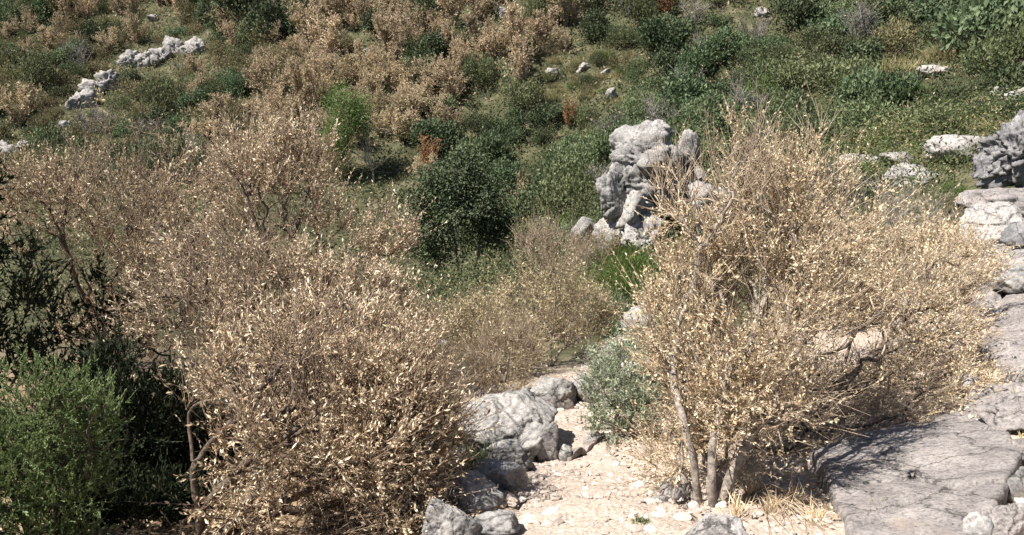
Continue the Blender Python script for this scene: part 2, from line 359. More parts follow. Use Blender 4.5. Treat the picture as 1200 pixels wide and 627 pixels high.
Zg = Z - 0.035 * smooth(1.15, 0.85, pd)
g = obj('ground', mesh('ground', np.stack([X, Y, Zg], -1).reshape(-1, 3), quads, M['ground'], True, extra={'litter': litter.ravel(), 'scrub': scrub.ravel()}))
tag(g, kind='structure')
# trodden path: a sheet of its own that dips under the ground at its edges
V = []; npth = 90; nac = 22
tt = np.linspace(0, len(PATH) - 1.001, npth); kk = tt.astype(int); ff = (tt - kk)[:, None]
cen = PATH[kk] * (1 - ff) + PATH[kk + 1] * ff; wid = (PW[kk] * (1 - ff[:, 0]) + PW[kk + 1] * ff[:, 0])
tan = nrm(np.gradient(cen[:, :2], axis=0)); sid = np.stack([tan[:, 1], -tan[:, 0]], -1)
uq = np.linspace(-1, 1, nac)
PX = cen[:, None, 0] + sid[:, None, 0] * uq[None] * wid[:, None]; PY = cen[:, None, 1] + sid[:, None, 1] * uq[None] * wid[:, None]
PZ = height(PX, PY) + 0.004 - 0.055 * smooth(0.8, 1.0, np.abs(uq))[None] + 0.01 * fbm(np.stack([PX * 7, PY * 7, 0 * PX], -1), 3, 40)
ii = (np.arange(npth - 1)[:, None] * nac + np.arange(nac - 1)[None]).ravel()
M['path'] = M['ground']
p_ = obj('path', mesh('path', np.stack([PX, PY, PZ], -1).reshape(-1, 3), np.stack([ii, ii + 1, ii + nac + 1, ii + nac], 1), M['path'], True, extra={'litter': np.zeros(PX.size), 'scrub': np.zeros(PX.size)}))
tag(p_, kind='structure')

# ------------------------------------------------------------------ rocks
import bmesh
_ico = {}
def ico(sub):
    if sub not in _ico:
        bm = bmesh.new(); bmesh.ops.create_icosphere(bm, subdivisions=sub, radius=1)
        bm.verts.ensure_lookup_table()
        _ico[sub] = (np.array([v.co[:] for v in bm.verts]), np.array([[v.index for v in f.verts] for f in bm.faces]))
        bm.free()
    return _ico[sub]
def rock_geo(seed, size, planes=12, cut=(0.55, 0.95), rough=0.085, sub=4, crack=0.04, strata=0.0, freq=2.2, tilt=0.4, fract=0.05):
    r_ = np.random.RandomState(seed); D, F = ico(sub)
    n = nrm(r_.normal(size=(planes, 3))); d = r_.uniform(*cut, planes)
    q = D @ n.T
    rr = np.where(q > 0.05, d[None] / np.maximum(q, 0.05), 9)
    r = np.minimum(rr.min(1), 1.12)
    P = D * r[:, None]
    S = np.asarray(size, float); sm = S.mean()
    off = r_.uniform(0, 50, 3)
    k = fbm(P * freq + off, 5, seed % 97, 0.55) + 0.8 * (0.5 - np.abs(fbm(P * freq * 1.3 + off * 2, 4, seed % 89, 0.6)))
    c = 1 - np.abs(vnoise(P * freq * 0.8 + off + 9, 5) + 0.35 * vnoise(P * freq * 2.4 + off, 6))
    disp = rough * k - crack * np.clip(c, 0, 1) ** 14
    if strata:
        ax = nrm(np.array([r_.uniform(-tilt, tilt), r_.uniform(-tilt, tilt), 1.0]))
        h = (P @ ax) * 5.5 + 0.8 * vnoise(P * 1.7 + off, 8)
        disp = disp + strata * (np.abs((h % 1.0) - 0.35) - 0.3)
    ns = 16; sd = nrm(r_.normal(size=(ns, 3))) * r_.uniform(.6, 1.0, (ns, 1)); wp = P + 0.16 * np.stack([vnoise(P * 2.1 + off + 3 * q_, 21 + q_) for q_ in range(3)], -1)
    dd = np.sort(np.linalg.norm(wp[:, None] - sd[None], axis=-1), axis=1); ci = np.linalg.norm(wp[:, None] - sd[None], axis=-1).argmin(1)
    disp = disp + fract * r_.uniform(-1, .6, ns)[ci] - fract * 1.1 * np.exp(-((dd[:, 1] - dd[:, 0]) / .045) ** 2)
    P = P + D * disp[:, None]
    return P * S, F
def rock_at(name, label, box, seed, mat='limestone', d=None, dr=0.8, sub=4, cat='rock', group=None, grow=1.12, parent=None, **kw):
    """a rock seen in the pixel box; it stands where the foot of the box meets the ground (or at the given distance)"""
    x0, y0, x1, y1 = box; xc = (x0 + x1) / 2
    if d is None: d = hit(xc, y1 - 0.12 * (y1 - y0))[1]
    foot = at(xc, y1, d); zc = (foot - EYE) @ FWD
    w = (x1 - x0) * zc / FPX; ext = (y1 - y0) * zc / FPX; D = w * dr
    c = at(xc, (y0 + y1) / 2, d + 0.3 * D); zc = (c - EYE) @ FWD
    w = (x1 - x0) * zc / FPX; ext = (y1 - y0) * zc / FPX
    v = EYE - c; a = math.atan2(v[2], math.hypot(v[0], v[1]))
    hh = math.sqrt(max((ext / 2) ** 2 - (D / 2 * math.sin(a)) ** 2, (0.3 * ext) ** 2)) / math.cos(a)
    P, F = rock_geo(seed, (w / 2 * grow, D / 2 * grow, hh * grow), sub=sub + (1 if x1 - x0 > 44 and sub < 6 and not (parent is not None and sub > 4) else 0), **kw)
    zg = float(height(c[0], c[1])); lo = P[:, 2].min()
    need = zg - 0.12 * hh - 0.05 - c[2]
    if parent is None and lo > need: P[:, 2] = np.where(P[:, 2] < 0, P[:, 2] * need / lo, P[:, 2])
    base = np.array([c[0], c[1], zg if parent is None else c[2]])
    P = P + (c - base)
    if parent is not None: base = base - np.array(parent.location)
    o = obj(name, mesh(name, P, F, M[mat], True), parent, base)
    if label: tag(o, label, cat, group)
    return o
def slab_px(name, label, px, mat, thick, lift, seed, cat='rock', rings=18, na=110, group=None, rough=1.0):
    pts = np.array([hit(a, b) for a, b in px]); c = pts.mean(0)
    A = np.c_[pts[:, :2] - c[:2], np.ones(len(pts))]; co = np.linalg.lstsq(A, pts[:, 2], rcond=None)[0]
    ang = np.arctan2(pts[:, 1] - c[1], pts[:, 0] - c[0]); rad = np.hypot(pts[:, 0] - c[0], pts[:, 1] - c[1])
    o_ = np.argsort(ang); ang, rad = ang[o_], rad[o_]
    th = np.linspace(-math.pi, math.pi, na, endpoint=False)
    # radius of the straight-sided outline in each direction
    R_ = np.empty(na)
    px_, py_ = rad * np.cos(ang), rad * np.sin(ang)
    for i, t in enumerate(th):
        best = 0
        for k in range(len(ang)):
            a = np.array([px_[k], py_[k]]); b = np.array([px_[(k + 1) % len(ang)], py_[(k + 1) % len(ang)]])
            dvec = np.array([math.cos(t), math.sin(t)]); m_ = np.array([dvec, a - b]).T
            try: s_, u_ = np.linalg.solve(m_, a)
            except Exception: continue
            if s_ > 0 and -1e-6 <= u_ <= 1 + 1e-6: best = max(best, s_)
        R_[i] = best
    R_ *= 1 + 0.025 * fbm(np.stack([np.cos(th) * 4, np.sin(th) * 4, 0 * th + seed], -1), 3, seed)
    f = np.concatenate([[0.02], np.linspace(0.1, 0.93, rings - 5), [0.965, 0.99, 1.0, 0.985]])
    rz = np.concatenate([np.zeros(rings - 4), [-0.02, -0.10, -0.45, -1.0]])
    x = R_[None] * np.cos(th)[None] * f[:, None]; y = R_[None] * np.sin(th)[None] * f[:, None]
    q = np.stack([x + c[0], y + c[1], 0 * x + seed], -1)
    z = co[0] * x + co[1] * y + co[2] + lift + rz[:, None] * thick
    z = z + rough * (0.03 * fbm(q * 2.0, 4, seed) + 0.008 * fbm(q * np.array([16., 7., 1.]), 4, seed + 1, .6)) - rough * 0.03 * np.clip(1 - np.abs(vnoise(q * 1.6, seed + 4)), 0, 1) ** 16
    r_ = np.random.RandomState(seed); ns = 9; sd = np.stack([r_.uniform(x.min(), x.max(), ns), r_.uniform(y.min(), y.max(), ns)], 1); wx = x + .12 * vnoise(q * 2.5, 31); wy = y + .12 * vnoise(q * 2.5, 32)
    da = np.hypot(wx[..., None] - sd[:, 0], wy[..., None] - sd[:, 1]); ds = np.sort(da, -1); ci = da.argmin(-1); tl = r_.uniform(-.07, .07, (ns, 2))
    z = z + rough * (r_.uniform(-.025, .02, ns)[ci] + tl[ci, 0] * (x - sd[ci, 0]) + tl[ci, 1] * (y - sd[ci, 1]) - .035 * np.exp(-((ds[..., 1] - ds[..., 0]) / .03) ** 2))
    n_ = len(f); i0 = (np.arange(n_ - 1)[:, None] * na + np.arange(na)[None]); j = (np.arange(na) + 1) % na
    i1 = np.arange(n_ - 1)[:, None] * na + j[None]
    Q = np.stack([i0.ravel(), i1.ravel(), (i1 + na).ravel(), (i0 + na).ravel()], 1)[:, ::-1]
    zg = float(height(c[0], c[1]))
    P = np.stack([x, y, z - zg], -1).reshape(-1, 3)
    cap = np.arange(na)
    P = np.vstack([P, P[:na].mean(0)]); T = np.stack([cap, (cap + 1) % na, np.full(na, len(P) - 1)], 1)
    o = obj(name, mesh(name, P, [T, Q[:, ::-1]], M[mat], True), None, (c[0], c[1], zg))
    return tag(o, label, cat, group)

# boulders beside the path
rock_at('boulder', 'rounded grey boulder beside the path, fallen branch leaning on it', (532, 464, 648, 552), 11, 'limestone', dr=0.9, sub=5, planes=13, cut=(0.66, 1.0), rough=0.07)
rock_at('rock', 'pale blocky rock at the bend of the path behind the rounded boulder', (624, 445, 674, 484), 12, 'limestone', sub=4, planes=10, cut=(0.7, 0.9))
rock_at('rock', 'pale narrow rock between the blocky rock and the silver-green bush', (668, 436, 704, 476), 13, 'limestone_pale', sub=4)
rock_at('standing_stone', 'small upright grey stone at the right foot of the rounded boulder', (629, 500, 658, 545), 14, 'limestone', dr=0.6, sub=4, planes=8, cut=(0.65, 0.9), cat='stone')
rock_at('stone', 'small dark-sided stone standing on the path just right of the upright stone', (654, 522, 671, 543), 15, 'limestone', sub=3, cat='stone', planes=8)
slab_px('flat_stone', 'flat grey stone set flush in the path beside the boulder', [(652, 534), (664, 517), (700, 505), (706, 514), (690, 530), (668, 541)], 'slab_stone', 0.06, 0.025, 16, cat='stone')
rock_at('shaded_rock', 'shaded grey rock at bottom edge left of the gravel path', (496, 588, 560, 650), 17, 'limestone', dr=0.9, sub=5, planes=9)
rock_at('shaded_rock', 'low cracked rock below the grass tuft left of the path', (556, 598, 612, 636), 18, 'limestone', dr=0.8, sub=4, planes=9)
rock_at('rock', 'low pale rock left of the boulder under the fallen branch', (498, 505, 548, 560), 19, 'limestone_pale', sub=4)
rock_at('stone', 'grey stone half shaded at the lower left foot of the boulder', (568, 520, 626, 560), 20, 'limestone', sub=4, cat='stone')
rock_at('ledge_rock', 'angular ledge rock in the shade just below the boulder', (556, 540, 618, 582), 46, 'limestone', sub=4, planes=8)
rock_at('ledge_rock', 'lower ledge rock in the shade between path and tangled shrub', (528, 556, 584, 606), 47, 'limestone', sub=4, planes=8)
# right bank
slab_px('rock_slab', 'big smooth grey rock slab at the lower right with a dark crack along its left edge', [(948, 540), (985, 522), (1060, 500), (1140, 470), (1178, 495), (1195, 560), (1170, 600), (1140, 690), (1060, 720), (1010, 680), (985, 610), (962, 568)], 'slab_stone', 0.24, 0.055, 21, rings=64, na=260, rough=0.32)
slab_px('rock_slab', 'flat angular grey slab overhanging at the right edge above the big slab', [(1142, 425), (1165, 388), (1210, 365), (1260, 372), (1262, 440), (1205, 452), (1172, 447)], 'slab_stone', 0.22, 0.16, 22, rings=34)
slab_px('bedrock_slab', 'cracked grey bedrock step at the right edge above the overhanging slab', [(1118, 352), (1150, 325), (1200, 300), (1270, 310), (1275, 365), (1200, 372), (1150, 372)], 'slab_stone', 0.25, 0.1, 43, rings=34, rough=1.5)
slab_px('bedrock_slab', 'low cracked bedrock between the overhanging slab and the big slab', [(1122, 480), (1150, 455), (1210, 455), (1280, 470), (1280, 560), (1205, 555), (1170, 520)], 'slab_stone', 0.2, 0.05, 44, rings=34, rough=1.8)
slab_px('bedrock_slab', 'narrow bedrock step just right of the pale low dead shrub', [(1130, 300), (1160, 292), (1230, 292), (1240, 312), (1180, 322), (1140, 320)], 'limestone', 0.2, 0.06, 45, rings=24, rough=1.6)
rock_at('boulder', 'large dark rugged boulder at the right edge of the photo', (1148, 130, 1262, 226), 23, 'limestone_dark', dr=0.8, sub=5, planes=16, rough=0.09, crack=0.16, strata=0.13, freq=3.4, tilt=.3, fract=.12)
rock_at('rock', 'pale pinkish block just left of the large dark boulder', (1094, 158, 1154, 193), 24, 'limestone_pale', sub=4, planes=9, cut=(0.66, 0.9))
rock_at('rock', 'white rounded rock with grey patch among green plants, left of the dark boulder', (1040, 193, 1096, 222), 25, 'limestone_pale', sub=4)
rock_at('rock', 'white rock peeking out behind the tip of the right dry shrub', (986, 181, 1032, 201), 26, 'limestone_pale', sub=4)
rock_at('rock', 'low tan rock behind the white rounded rock', (1034, 177, 1076, 196), 27, 'slab_stone', sub=4)
rock_at('rock', 'small white rock touching the left side of the pinkish block', (1090, 174, 1112, 192), 28, 'limestone_pale', sub=3)
rock_at('rock', 'domed tan-grey rock right below the large dark boulder', (1128, 216, 1230, 256), 29, 'slab_stone', sub=4, dr=0.7)
rock_at('rock', 'broad white flat-topped rock at right edge under the domed rock', (1114, 243, 1225, 296), 30, 'limestone_pale', sub=5, dr=0.6, planes=10)
rock_at('rock', 'grey corner rock at the right edge beside the broad white rock', (1182, 262, 1240, 300), 31, 'limestone_dark', sub=4)
rock_at('rock', 'rounded grey rock at the right edge half way down', (1166, 306, 1232, 354), 32, 'limestone', sub=4)
rock_at('rock', 'grey rock at right edge between the overhanging slab and big slab', (1158, 462, 1240, 512), 33, 'slab_stone', sub=4)
rock_at('stone', 'cream stone tucked under the overhanging slab', (1112, 440, 1150, 468), 34, 'limestone_pale', sub=3, cat='stone')
rock_at('stone', 'pink-grey flat stone in the lower right corner', (1150, 588, 1204, 640), 35, 'slab_stone', sub=4, cat='stone', planes=8)
rock_at('stone', 'upright wedge stone at bottom edge beside the flat corner stone', (1126, 606, 1158, 650), 36, 'limestone', sub=4, cat='stone', planes=7)
rock_at('stone', 'small grey stone on the right edge above the corner stone', (1178, 548, 1206, 592), 37, 'limestone', sub=4, cat='stone')
rock_at('stone', 'broken grey stone at right edge beside the big slab', (1180, 512, 1225, 550), 38, 'slab_stone', sub=4, cat='stone')
rock_at('rock', 'pale rock at bottom edge under the grey trunk of the right shrub', (806, 594, 874, 660), 39, 'limestone_pale', sub=4)
rock_at('stone', 'brown stone block half hidden in the dry leaves left of the grey trunk', (778, 490, 804, 522), 40, 'slab_stone', sub=3, cat='stone', planes=7)
slab_px('flat_stone', 'flat pale stone half buried in the path at the foot of the right shrub', [(748, 575), (775, 560), (812, 562), (808, 582), (775, 590)], 'slab_stone', 0.08, 0.02, 41, cat='stone')
# further down the path
rock_at('stone', 'pointed grey stone standing beside the lower path', (733, 362, 769, 393), 42, 'limestone', sub=4, planes=8, cut=(0.62, 0.85), cat='stone')
for k, (b, l_) in enumerate([((708, 402, 728, 416), 'small white stone left of the lower path stones'), ((728, 396, 748, 408), 'small white stone in the middle of the lower path'),
        ((744, 392, 766, 406), 'small white stone right below the pointed grey stone'), ((764, 424, 802, 458), 'pale rock showing through the left edge of the right dry shrub')]):
    rock_at('stone', l_, b, 50 + k, 'limestone_pale', sub=3, cat='stone')
# limestone crag standing above the gully
oc = empty('limestone_crag', at(752, 300, 15.3))
tag(oc, 'jagged grey and cream limestone crag standing left of the right dry shrub', 'crag')
for k, (b, dd, m_) in enumerate([((708, 150, 800, 212), 15.4, 'limestone'), ((745, 144, 790, 178), 15.5, 'far_rock'), ((698, 204, 738, 266), 15.0, 'limestone'), ((704, 186, 812, 262), 15.9, 'limestone'),
        ((710, 216, 772, 290), 14.9, 'far_rock'), ((726, 258, 782, 306), 14.6, 'limestone_pale'), ((736, 196, 836, 312), 16.2, 'limestone'), ((696, 258, 742, 302), 15.1, 'far_rock'), ((796, 154, 818, 200), 16.0, 'limestone_pale'), ((708, 184, 776, 246), 15.2, 'limestone')]):
    o = rock_at('block', None, b, 60 + k, m_, d=dd, dr=0.75, sub=4 if k in (1, 8) else 5, parent=oc, planes=8, cut=(.5, .92), rough=0.055, crack=0.12, freq=2.6, strata=0.07, fract=.13, tilt=.7)
rock_at('rock', 'small grey rock in the green scrub left of the crag foot', (672, 254, 699, 284), 75, 'limestone', d=16.5, sub=4)
rock_at('rock', 'pale rock behind the crown of the right dry shrub', (806, 216, 872, 262), 76, 'limestone_pale', d=13.5, sub=4)
# ridge rocks and scattered rocks on the far slope
far_ridge = [((143, 62, 166, 82), 'leftmost block'), ((158, 58, 184, 80), 'second block'), ((176, 58, 200, 79), 'third block'), ((192, 48, 216, 70), 'fourth and tallest block'), ((208, 50, 230, 68), 'fifth block'), ((222, 48, 242, 66), 'rightmost block')]
for k, (b, l_) in enumerate(far_ridge):
    rock_at('ridge_rock', l_ + ' of the grey rock ridge high on the left slope', b, 80 + k, 'far_rock', sub=4, group='ridge rocks high on the left slope', rough=0.14, crack=0.25, freq=3.4, planes=7, cut=(0.45, 0.95), grow=1.3, fract=.2)
for k, (b, l_) in enumerate([((80, 104, 106, 134), 'grey rock at the lower left end of the stepped ridge'), ((98, 94, 122, 112), 'weathered grey rock in the stepped ridge below the main ridge'), ((116, 82, 142, 108), 'grey rock at the upper end of the stepped ridge below main ridge'),
        ((-14, 168, 22, 190), 'pale rock ledge at the left edge of the photo'), ((16, 166, 34, 178), 'small pale rock right of the ledge at left edge'), ((72, 142, 84, 156), 'small white rock below the stepped ridge'),
        ((640, 78, 664, 96), 'pale rock in the dry grass patch on the far slope'), ((676, 76, 690, 86), 'small pale rock right of the one in the dry grass patch'), ((704, 80, 716, 90), 'tiny pale rock at the right end of the dry grass patch'),
        ((584, 10, 598, 22), 'small pale rock at the top edge among the tan dead shrubs'), ((424, 56, 436, 64), 'tiny pale rock among tan shrubs left of centre at the top'), ((174, 18, 186, 26), 'tiny pale rock above the ridge rocks'),
        ((1078, 78, 1112, 93), 'flat pale rock on the far right slope above the fan palm'), ((1158, 98, 1186, 120), 'white rock on the right slope above the dark boulder'), ((1180, 106, 1212, 126), 'white rock at right edge beside another above the boulder'), ((1062, 138, 1078, 146), 'tiny white rock in grass left of the fan palm'),
        ((944, 150, 966, 168), 'grey rock behind the upper tips of the right dry shrub'), ((880, 8, 902, 20), 'grey rock in the scrub near the top edge right of centre'), ((712, 104, 724, 118), 'cream rock below the dry grass patch')]):
    rock_at('rock', l_, b, 100 + k, 'far_rock', sub=4, rough=0.13, crack=0.2, planes=7, cut=(.45, .95), freq=3.2, grow=1.25, fract=.16)
rock_at('stone', 'pale stone at the foot of the dark oak, right one', (508, 396, 530, 412), 130, 'limestone_pale', d=10.6, sub=3, cat='stone')
rock_at('stone', 'pale stone at the foot of the dark oak, left one', (462, 396, 482, 410), 131, 'limestone_pale', d=11, sub=3, cat='stone')
# ------------------------------------------------------------------ plant toolkit
def leaf_geo(rs, P, D, L, Wd, tone, curl=0.25, fold=0.25, nrmv=None, simple=False):
    """curled leaves: P base, D direction, L length, Wd width"""
    n = len(P); D = nrm(D)
    if nrmv is None: nrmv = rs.normal(size=(n, 3))
    S = nrm(np.cross(D, nrmv)); Nn = np.cross(S, D)
    L = np.broadcast_to(L, (n,))[:, None]; Wd = np.broadcast_to(Wd, (n,))[:, None]
    if simple:
        V = np.stack([P, P + D * L * 0.5 - S * Wd * 0.5 + Nn * Wd * fold, P + D * L, P + D * L * 0.5 + S * Wd * 0.5 + Nn * Wd * fold], 1)
        F = np.arange(n)[:, None] * 4
        F = np.concatenate([F + np.array([[0, 3, 2]]), F + np.array([[0, 2, 1]])])
        return V.reshape(-1, 3), F, np.repeat(tone, 4)
    c = (rs.uniform(-0.4, 1.0, (n, 1)) * curl) * L
    V = np.stack([P, P + D * L * 0.45 - S * Wd * 0.5 + Nn * Wd * fold, P + D * L * 0.5, P + D * L * 0.45 + S * Wd * 0.5 + Nn * Wd * fold, P + D * L * 0.95 - Nn * c], 1)
    f = np.arange(n)[:, None] * 5
    F = np.concatenate([f + np.array([[0, 2, 1]]), f + np.array([[0, 3, 2]]), f + np.array([[2, 4, 1]]), f + np.array([[3, 4, 2]])])
    return V.reshape(-1, 3), F, np.repeat(tone, 5)
def cone_geo(P0, P1, r0, r1, sides=3):
    n = len(P0); D = nrm(P1 - P0); a = np.where(np.abs(D[:, 2:3]) > 0.9, np.array([[1., 0, 0]]), np.array([[0, 0, 1.]]))
    S = nrm(np.cross(D, a)); T = np.cross(D, S); V = []
    for P, r in ((P0, r0), (P1, r1)):
        for k in range(sides):
            t = 2 * math.pi * k / sides
            V.append(P + (S * math.cos(t) + T * math.sin(t)) * np.broadcast_to(r, (n,))[:, None])
    V = np.stack(V, 1); f = np.arange(n)[:, None] * 2 * sides; F = []
    for k in range(sides):
        j = (k + 1) % sides; F.append(f + np.array([[k, j, sides + j, sides + k]]))
    return V.reshape(-1, 3), np.concatenate(F)
def tube_geo(P, r, sides=7, lump=0.0, seed=0):
    P = np.asarray(P, float); n = len(P); T = nrm(np.gradient(P, axis=0))
    ref = np.array([0.3, 0.2, 1.0]) if abs(T[0, 2]) < 0.9 else np.array([1.0, 0.3, 0])
    S = nrm(np.cross(T, ref)); B = np.cross(T, S); th = np.linspace(0, 2 * math.pi, sides, endpoint=False)
    rr = np.asarray(r)[:, None] * np.ones((1, sides))
    if lump: rr = rr * (1 + lump * np.random.RandomState(seed).uniform(-1, 1, (n, sides)))
    V = P[:, None] + rr[..., None] * (S[:, None] * np.cos(th)[None, :, None] + B[:, None] * np.sin(th)[None, :, None])
    i0 = np.arange(n - 1)[:, None] * sides + np.arange(sides)[None]; i1 = np.arange(n - 1)[:, None] * sides + ((np.arange(sides) + 1) % sides)[None]
    return V.reshape(-1, 3), np.stack([i0.ravel(), i1.ravel(), (i1 + sides).ravel(), (i0 + sides).ravel()], 1)
def blob_pts(rs, blobs, n):
    """n points in a union of ellipsoids (cx,cy,cz,rx,ry,rz), denser towards the shell"""
    b = np.array(blobs, float); v = b[:, 3] * b[:, 4] * b[:, 5]; k = rs.choice(len(b), n, p=v / v.sum())
    d = nrm(rs.normal(size=(n, 3))) * (rs.uniform(0.15, 1, (n, 1)) ** 0.45)
    return b[k, :3] + d * b[k, 3:]
def grow(stems, targets, bf=0.35):
    """a branching skeleton: given stem lines, each target joins where wire length and sap path are short"""
    pos = []; par = []
    for s in stems:
        s = np.asarray(s, float)
        if pos:
            dd = np.linalg.norm(np.array(pos) - s[0], axis=1); q = int(dd.argmin()) if dd.min() < 0.04 else -1
        else: q = -1
        for p in s:
            pos.append(p); par.append(q); q = len(pos) - 1
    pos = np.array(pos); par = list(par); n0 = len(pos); n = len(targets)
    plen = np.zeros(n0)
    for i in range(n0):
        if par[i] >= 0: plen[i] = plen[par[i]] + np.linalg.norm(pos[i] - pos[par[i]])
    allp = np.vstack([pos, targets]); pl = np.zeros(n0 + n); pl[:n0] = plen
    dm = np.linalg.norm(targets[:, None] - pos[None], axis=-1) + bf * plen[None]
    best = dm.argmin(1); cost = dm.min(1); done = np.zeros(n, bool); parent = np.full(n0 + n, -1); parent[:n0] = par
    order = list(range(n0))
    for _ in range(n):
        c = np.where(done, 1e9, cost); k = int(c.argmin()); done[k] = True; i = n0 + k
        parent[i] = best[k]; pl[i] = pl[best[k]] + np.linalg.norm(allp[i] - allp[best[k]]); order.append(i)
        nd = np.linalg.norm(targets - allp[i], axis=1) + bf * pl[i]
        m = (nd < cost) & ~done; best[m] = i; cost[m] = nd[m]
    w = np.zeros(n0 + n); kids = np.zeros(n0 + n, int)
    for i in order:
        if parent[i] >= 0: kids[parent[i]] += 1
    w[kids == 0] = 1
    for i in reversed(order):
        if parent[i] >= 0: w[parent[i]] += w[i]
    return allp, parent, w, order, kids
def chains(pos, parent, w, order):
    """split the skeleton into lines, each following its thickest child"""
    main = {}; 
    for i in order:
        p = parent[i]
        if p >= 0 and (p not in main or w[i] > w[main[p]]): main[p] = i
    out = []
    for i in order:
        p = parent[i]
        if p < 0 or main.get(p) != i:
            c = [p, i] if p >= 0 else [i]
            while c[-1] in main: c.append(main[c[-1]])
            if len(c) > 1: out.append(c)
    return out
def crook(rs, P, r, amt, div=3.0):
    """refine a line and make it crooked"""
    P = np.asarray(P); n = len(P)
    if n < 2: return P, r
    t = np.arange(n); tt = np.arange(0, n - 1 + 1e-6, 1 / div)
    Q = np.stack([np.interp(tt, t, P[:, k]) for k in range(3)], 1); rr = np.interp(tt, t, r)
    seg = np.linalg.norm(np.diff(P, axis=0), axis=1).mean()
    J = rs.normal(size=Q.shape) * seg * amt; J[0] = 0
    for _ in range(1): Q[1:-1] = 0.25 * Q[:-2] + 0.5 * Q[1:-1] + 0.25 * Q[2:]
    return Q + J, rr
def woody_plant(name, label, cat, base, stems, blobs, seed, leaf, ntarget=900, rtip=0.0022, pipe=2.3, bf=0.35, rmax=0.05, part_r=0.007, nparts=40,
                bark='bark', twig='twig', twigs=3.0, tlen=(0.10, 0.24), nleaf=6, lsize=(0.022, 0.042), lw=0.36, upw=0.35, spread=0.5, group=None, tonebias=0.0, curl=0.5, leaf_at=1.0, clump=2.8, gate=-0.25, simple=False):
    """dry shrub: named branches, twigs and leaves of its own. All coordinates in world space."""
    rs = np.random.RandomState(seed); base = np.asarray(base, float)
    T = blob_pts(rs, blobs, int(ntarget * 1.5)); T = T[fbm(T * 2.6, 2, seed + 5) > gate][:ntarget]
    zz = height(T[:, 0], T[:, 1]); T[:, 2] = np.maximum(T[:, 2], zz + 0.05)
    pos, parent, w, order, kids = grow(stems, T, bf)
    rad = np.minimum(rtip * w ** (1 / pipe), rmax)
    root = empty(name, base); tag(root, label, cat, group)
    ch = chains(pos, parent, w, order)
    ch.sort(key=lambda c: (parent[c[0]] >= 0, -rad[c[1]]))
    tw = Geo(); nb = 0; trunks = {}
    for c in ch:
        r = np.array([rad[i] for i in c]); 
        if parent[c[1]] >= 0: r[0] = min(r[0], r[1] * 1.15)
        big_ = rad[c[1]] > part_r and nb < nparts
        Q, rr = crook(rs, pos[c] - base, r, 0.055 if big_ else 0.1, 3.0 if big_ else 2.0)
        if big_:
            Vt, Ft = tube_geo(Q, rr, 9, 0.2, nb)
            ro = c[0]
            while parent[ro] >= 0: ro = parent[ro]
            if parent[c[0]] < 0: trunks[ro] = obj('trunk', mesh('trunk', Vt, Ft, M[bark], True), root)
            else: obj('branch', mesh('branch', Vt, Ft, M[bark], True), trunks.get(ro, root))
            nb += 1
        else:
            V_, F_ = tube_geo(Q, rr, 4 if r[1] > .004 else 3); tw.add(V_, F_)
    # leafy twigs
    i = np.where((w < 4.5) & (parent >= 0))[0]
    i = np.concatenate([i, np.where((kids == 0))[0]])
    k = np.repeat(i, rs.poisson(twigs, len(i)))
    f = rs.uniform(0, 1, (len(k), 1)); P0 = pos[k] * (1 - f) + pos[parent[k]] * f - base
    seg = nrm(pos[k] - pos[parent[k]])
    ctr = T.mean(0) - base; outw = nrm(P0 - (ctr * np.array([1, 1, .4])))
    D = nrm(seg * 0.8 + outw * 0.55 + rs.normal(size=P0.shape) * spread + np.array([0, 0, upw]))
    lng = rs.uniform(size=len(k)) < 0.12
    L = np.where(lng, rs.uniform(tlen[1] * .8, tlen[1] * 1.5, len(k)), rs.uniform(tlen[0], tlen[1] * .75, len(k))); D = np.where(lng[:, None], nrm(D + np.array([0, 0, upw * .7])), D)
    mid = P0 + D * (L * 0.5)[:, None] + rs.normal(size=P0.shape) * 0.006
    P1 = P0 + D * L[:, None] + np.array([0, 0, 0.02]) * rs.uniform(-0.5, 1, (len(k), 1))
    V_, F_ = cone_geo(P0[lng], mid[lng], rtip * 0.8, rtip * 0.6); tw.add(V_, F_)
    V_, F_ = cone_geo(mid[lng], P1[lng], rtip * 0.6, rtip * 0.3); tw.add(V_, F_)
    mid = np.where(lng[:, None], mid, (P0 + P1) / 2)
    sh = ~lng
    cl = fbm((P0 + base) * clump, 2, seed); keep = rs.uniform(size=len(k)) < leaf_at * (0.05 + 0.95 * smooth(-0.12, 0.25, cl))
    if nleaf > 1.6: sh &= keep | (rs.uniform(size=len(k)) < .3)
    V_, F_ = cone_geo(P0[sh], P1[sh], rtip * 0.7, rtip * 0.3); tw.add(V_, F_)
    o = obj('twigs', tw.mesh('twigs', [M[twig]], True), root); tag(o, kind='stuff')
    if nleaf > 0:
        kk = np.repeat(np.where(keep)[0], rs.poisson(nleaf * np.where(lng[keep], 1.7, .85))); t = rs.uniform(0.15, 1.0, (len(kk), 1))
        P = np.where(t < 0.5, P0[kk] + (mid[kk] - P0[kk]) * t * 2, mid[kk] + (P1[kk] - mid[kk]) * (t * 2 - 1))
        Dl = nrm(D[kk] * 1.0 + rs.normal(size=P.shape) * 0.6)
        Ll = rs.uniform(*lsize, len(kk)) * np.clip(rs.lognormal(-.08, .27, len(kk)), .45, 1.35); tone = np.clip(rs.normal(0.58 + tonebias, 0.2, len(kk)) + np.repeat(rs.normal(0, .16, len(k)), 1)[kk] - 0.3 * (rs.uniform(size=len(kk)) < .12), 0, 1)
        V_, F_, tn = leaf_geo(rs, P, Dl, Ll, Ll * lw * rs.uniform(0.7, 1.3, len(kk)), tone, curl, simple=simple)
        G = Geo(); G.add(V_, F_, tn)
        o = obj('leaves', G.mesh('leaves', [M[leaf]]), root); tag(o, kind='stuff')
    return root
def on_ground(px, py):
    return hit(px, py)
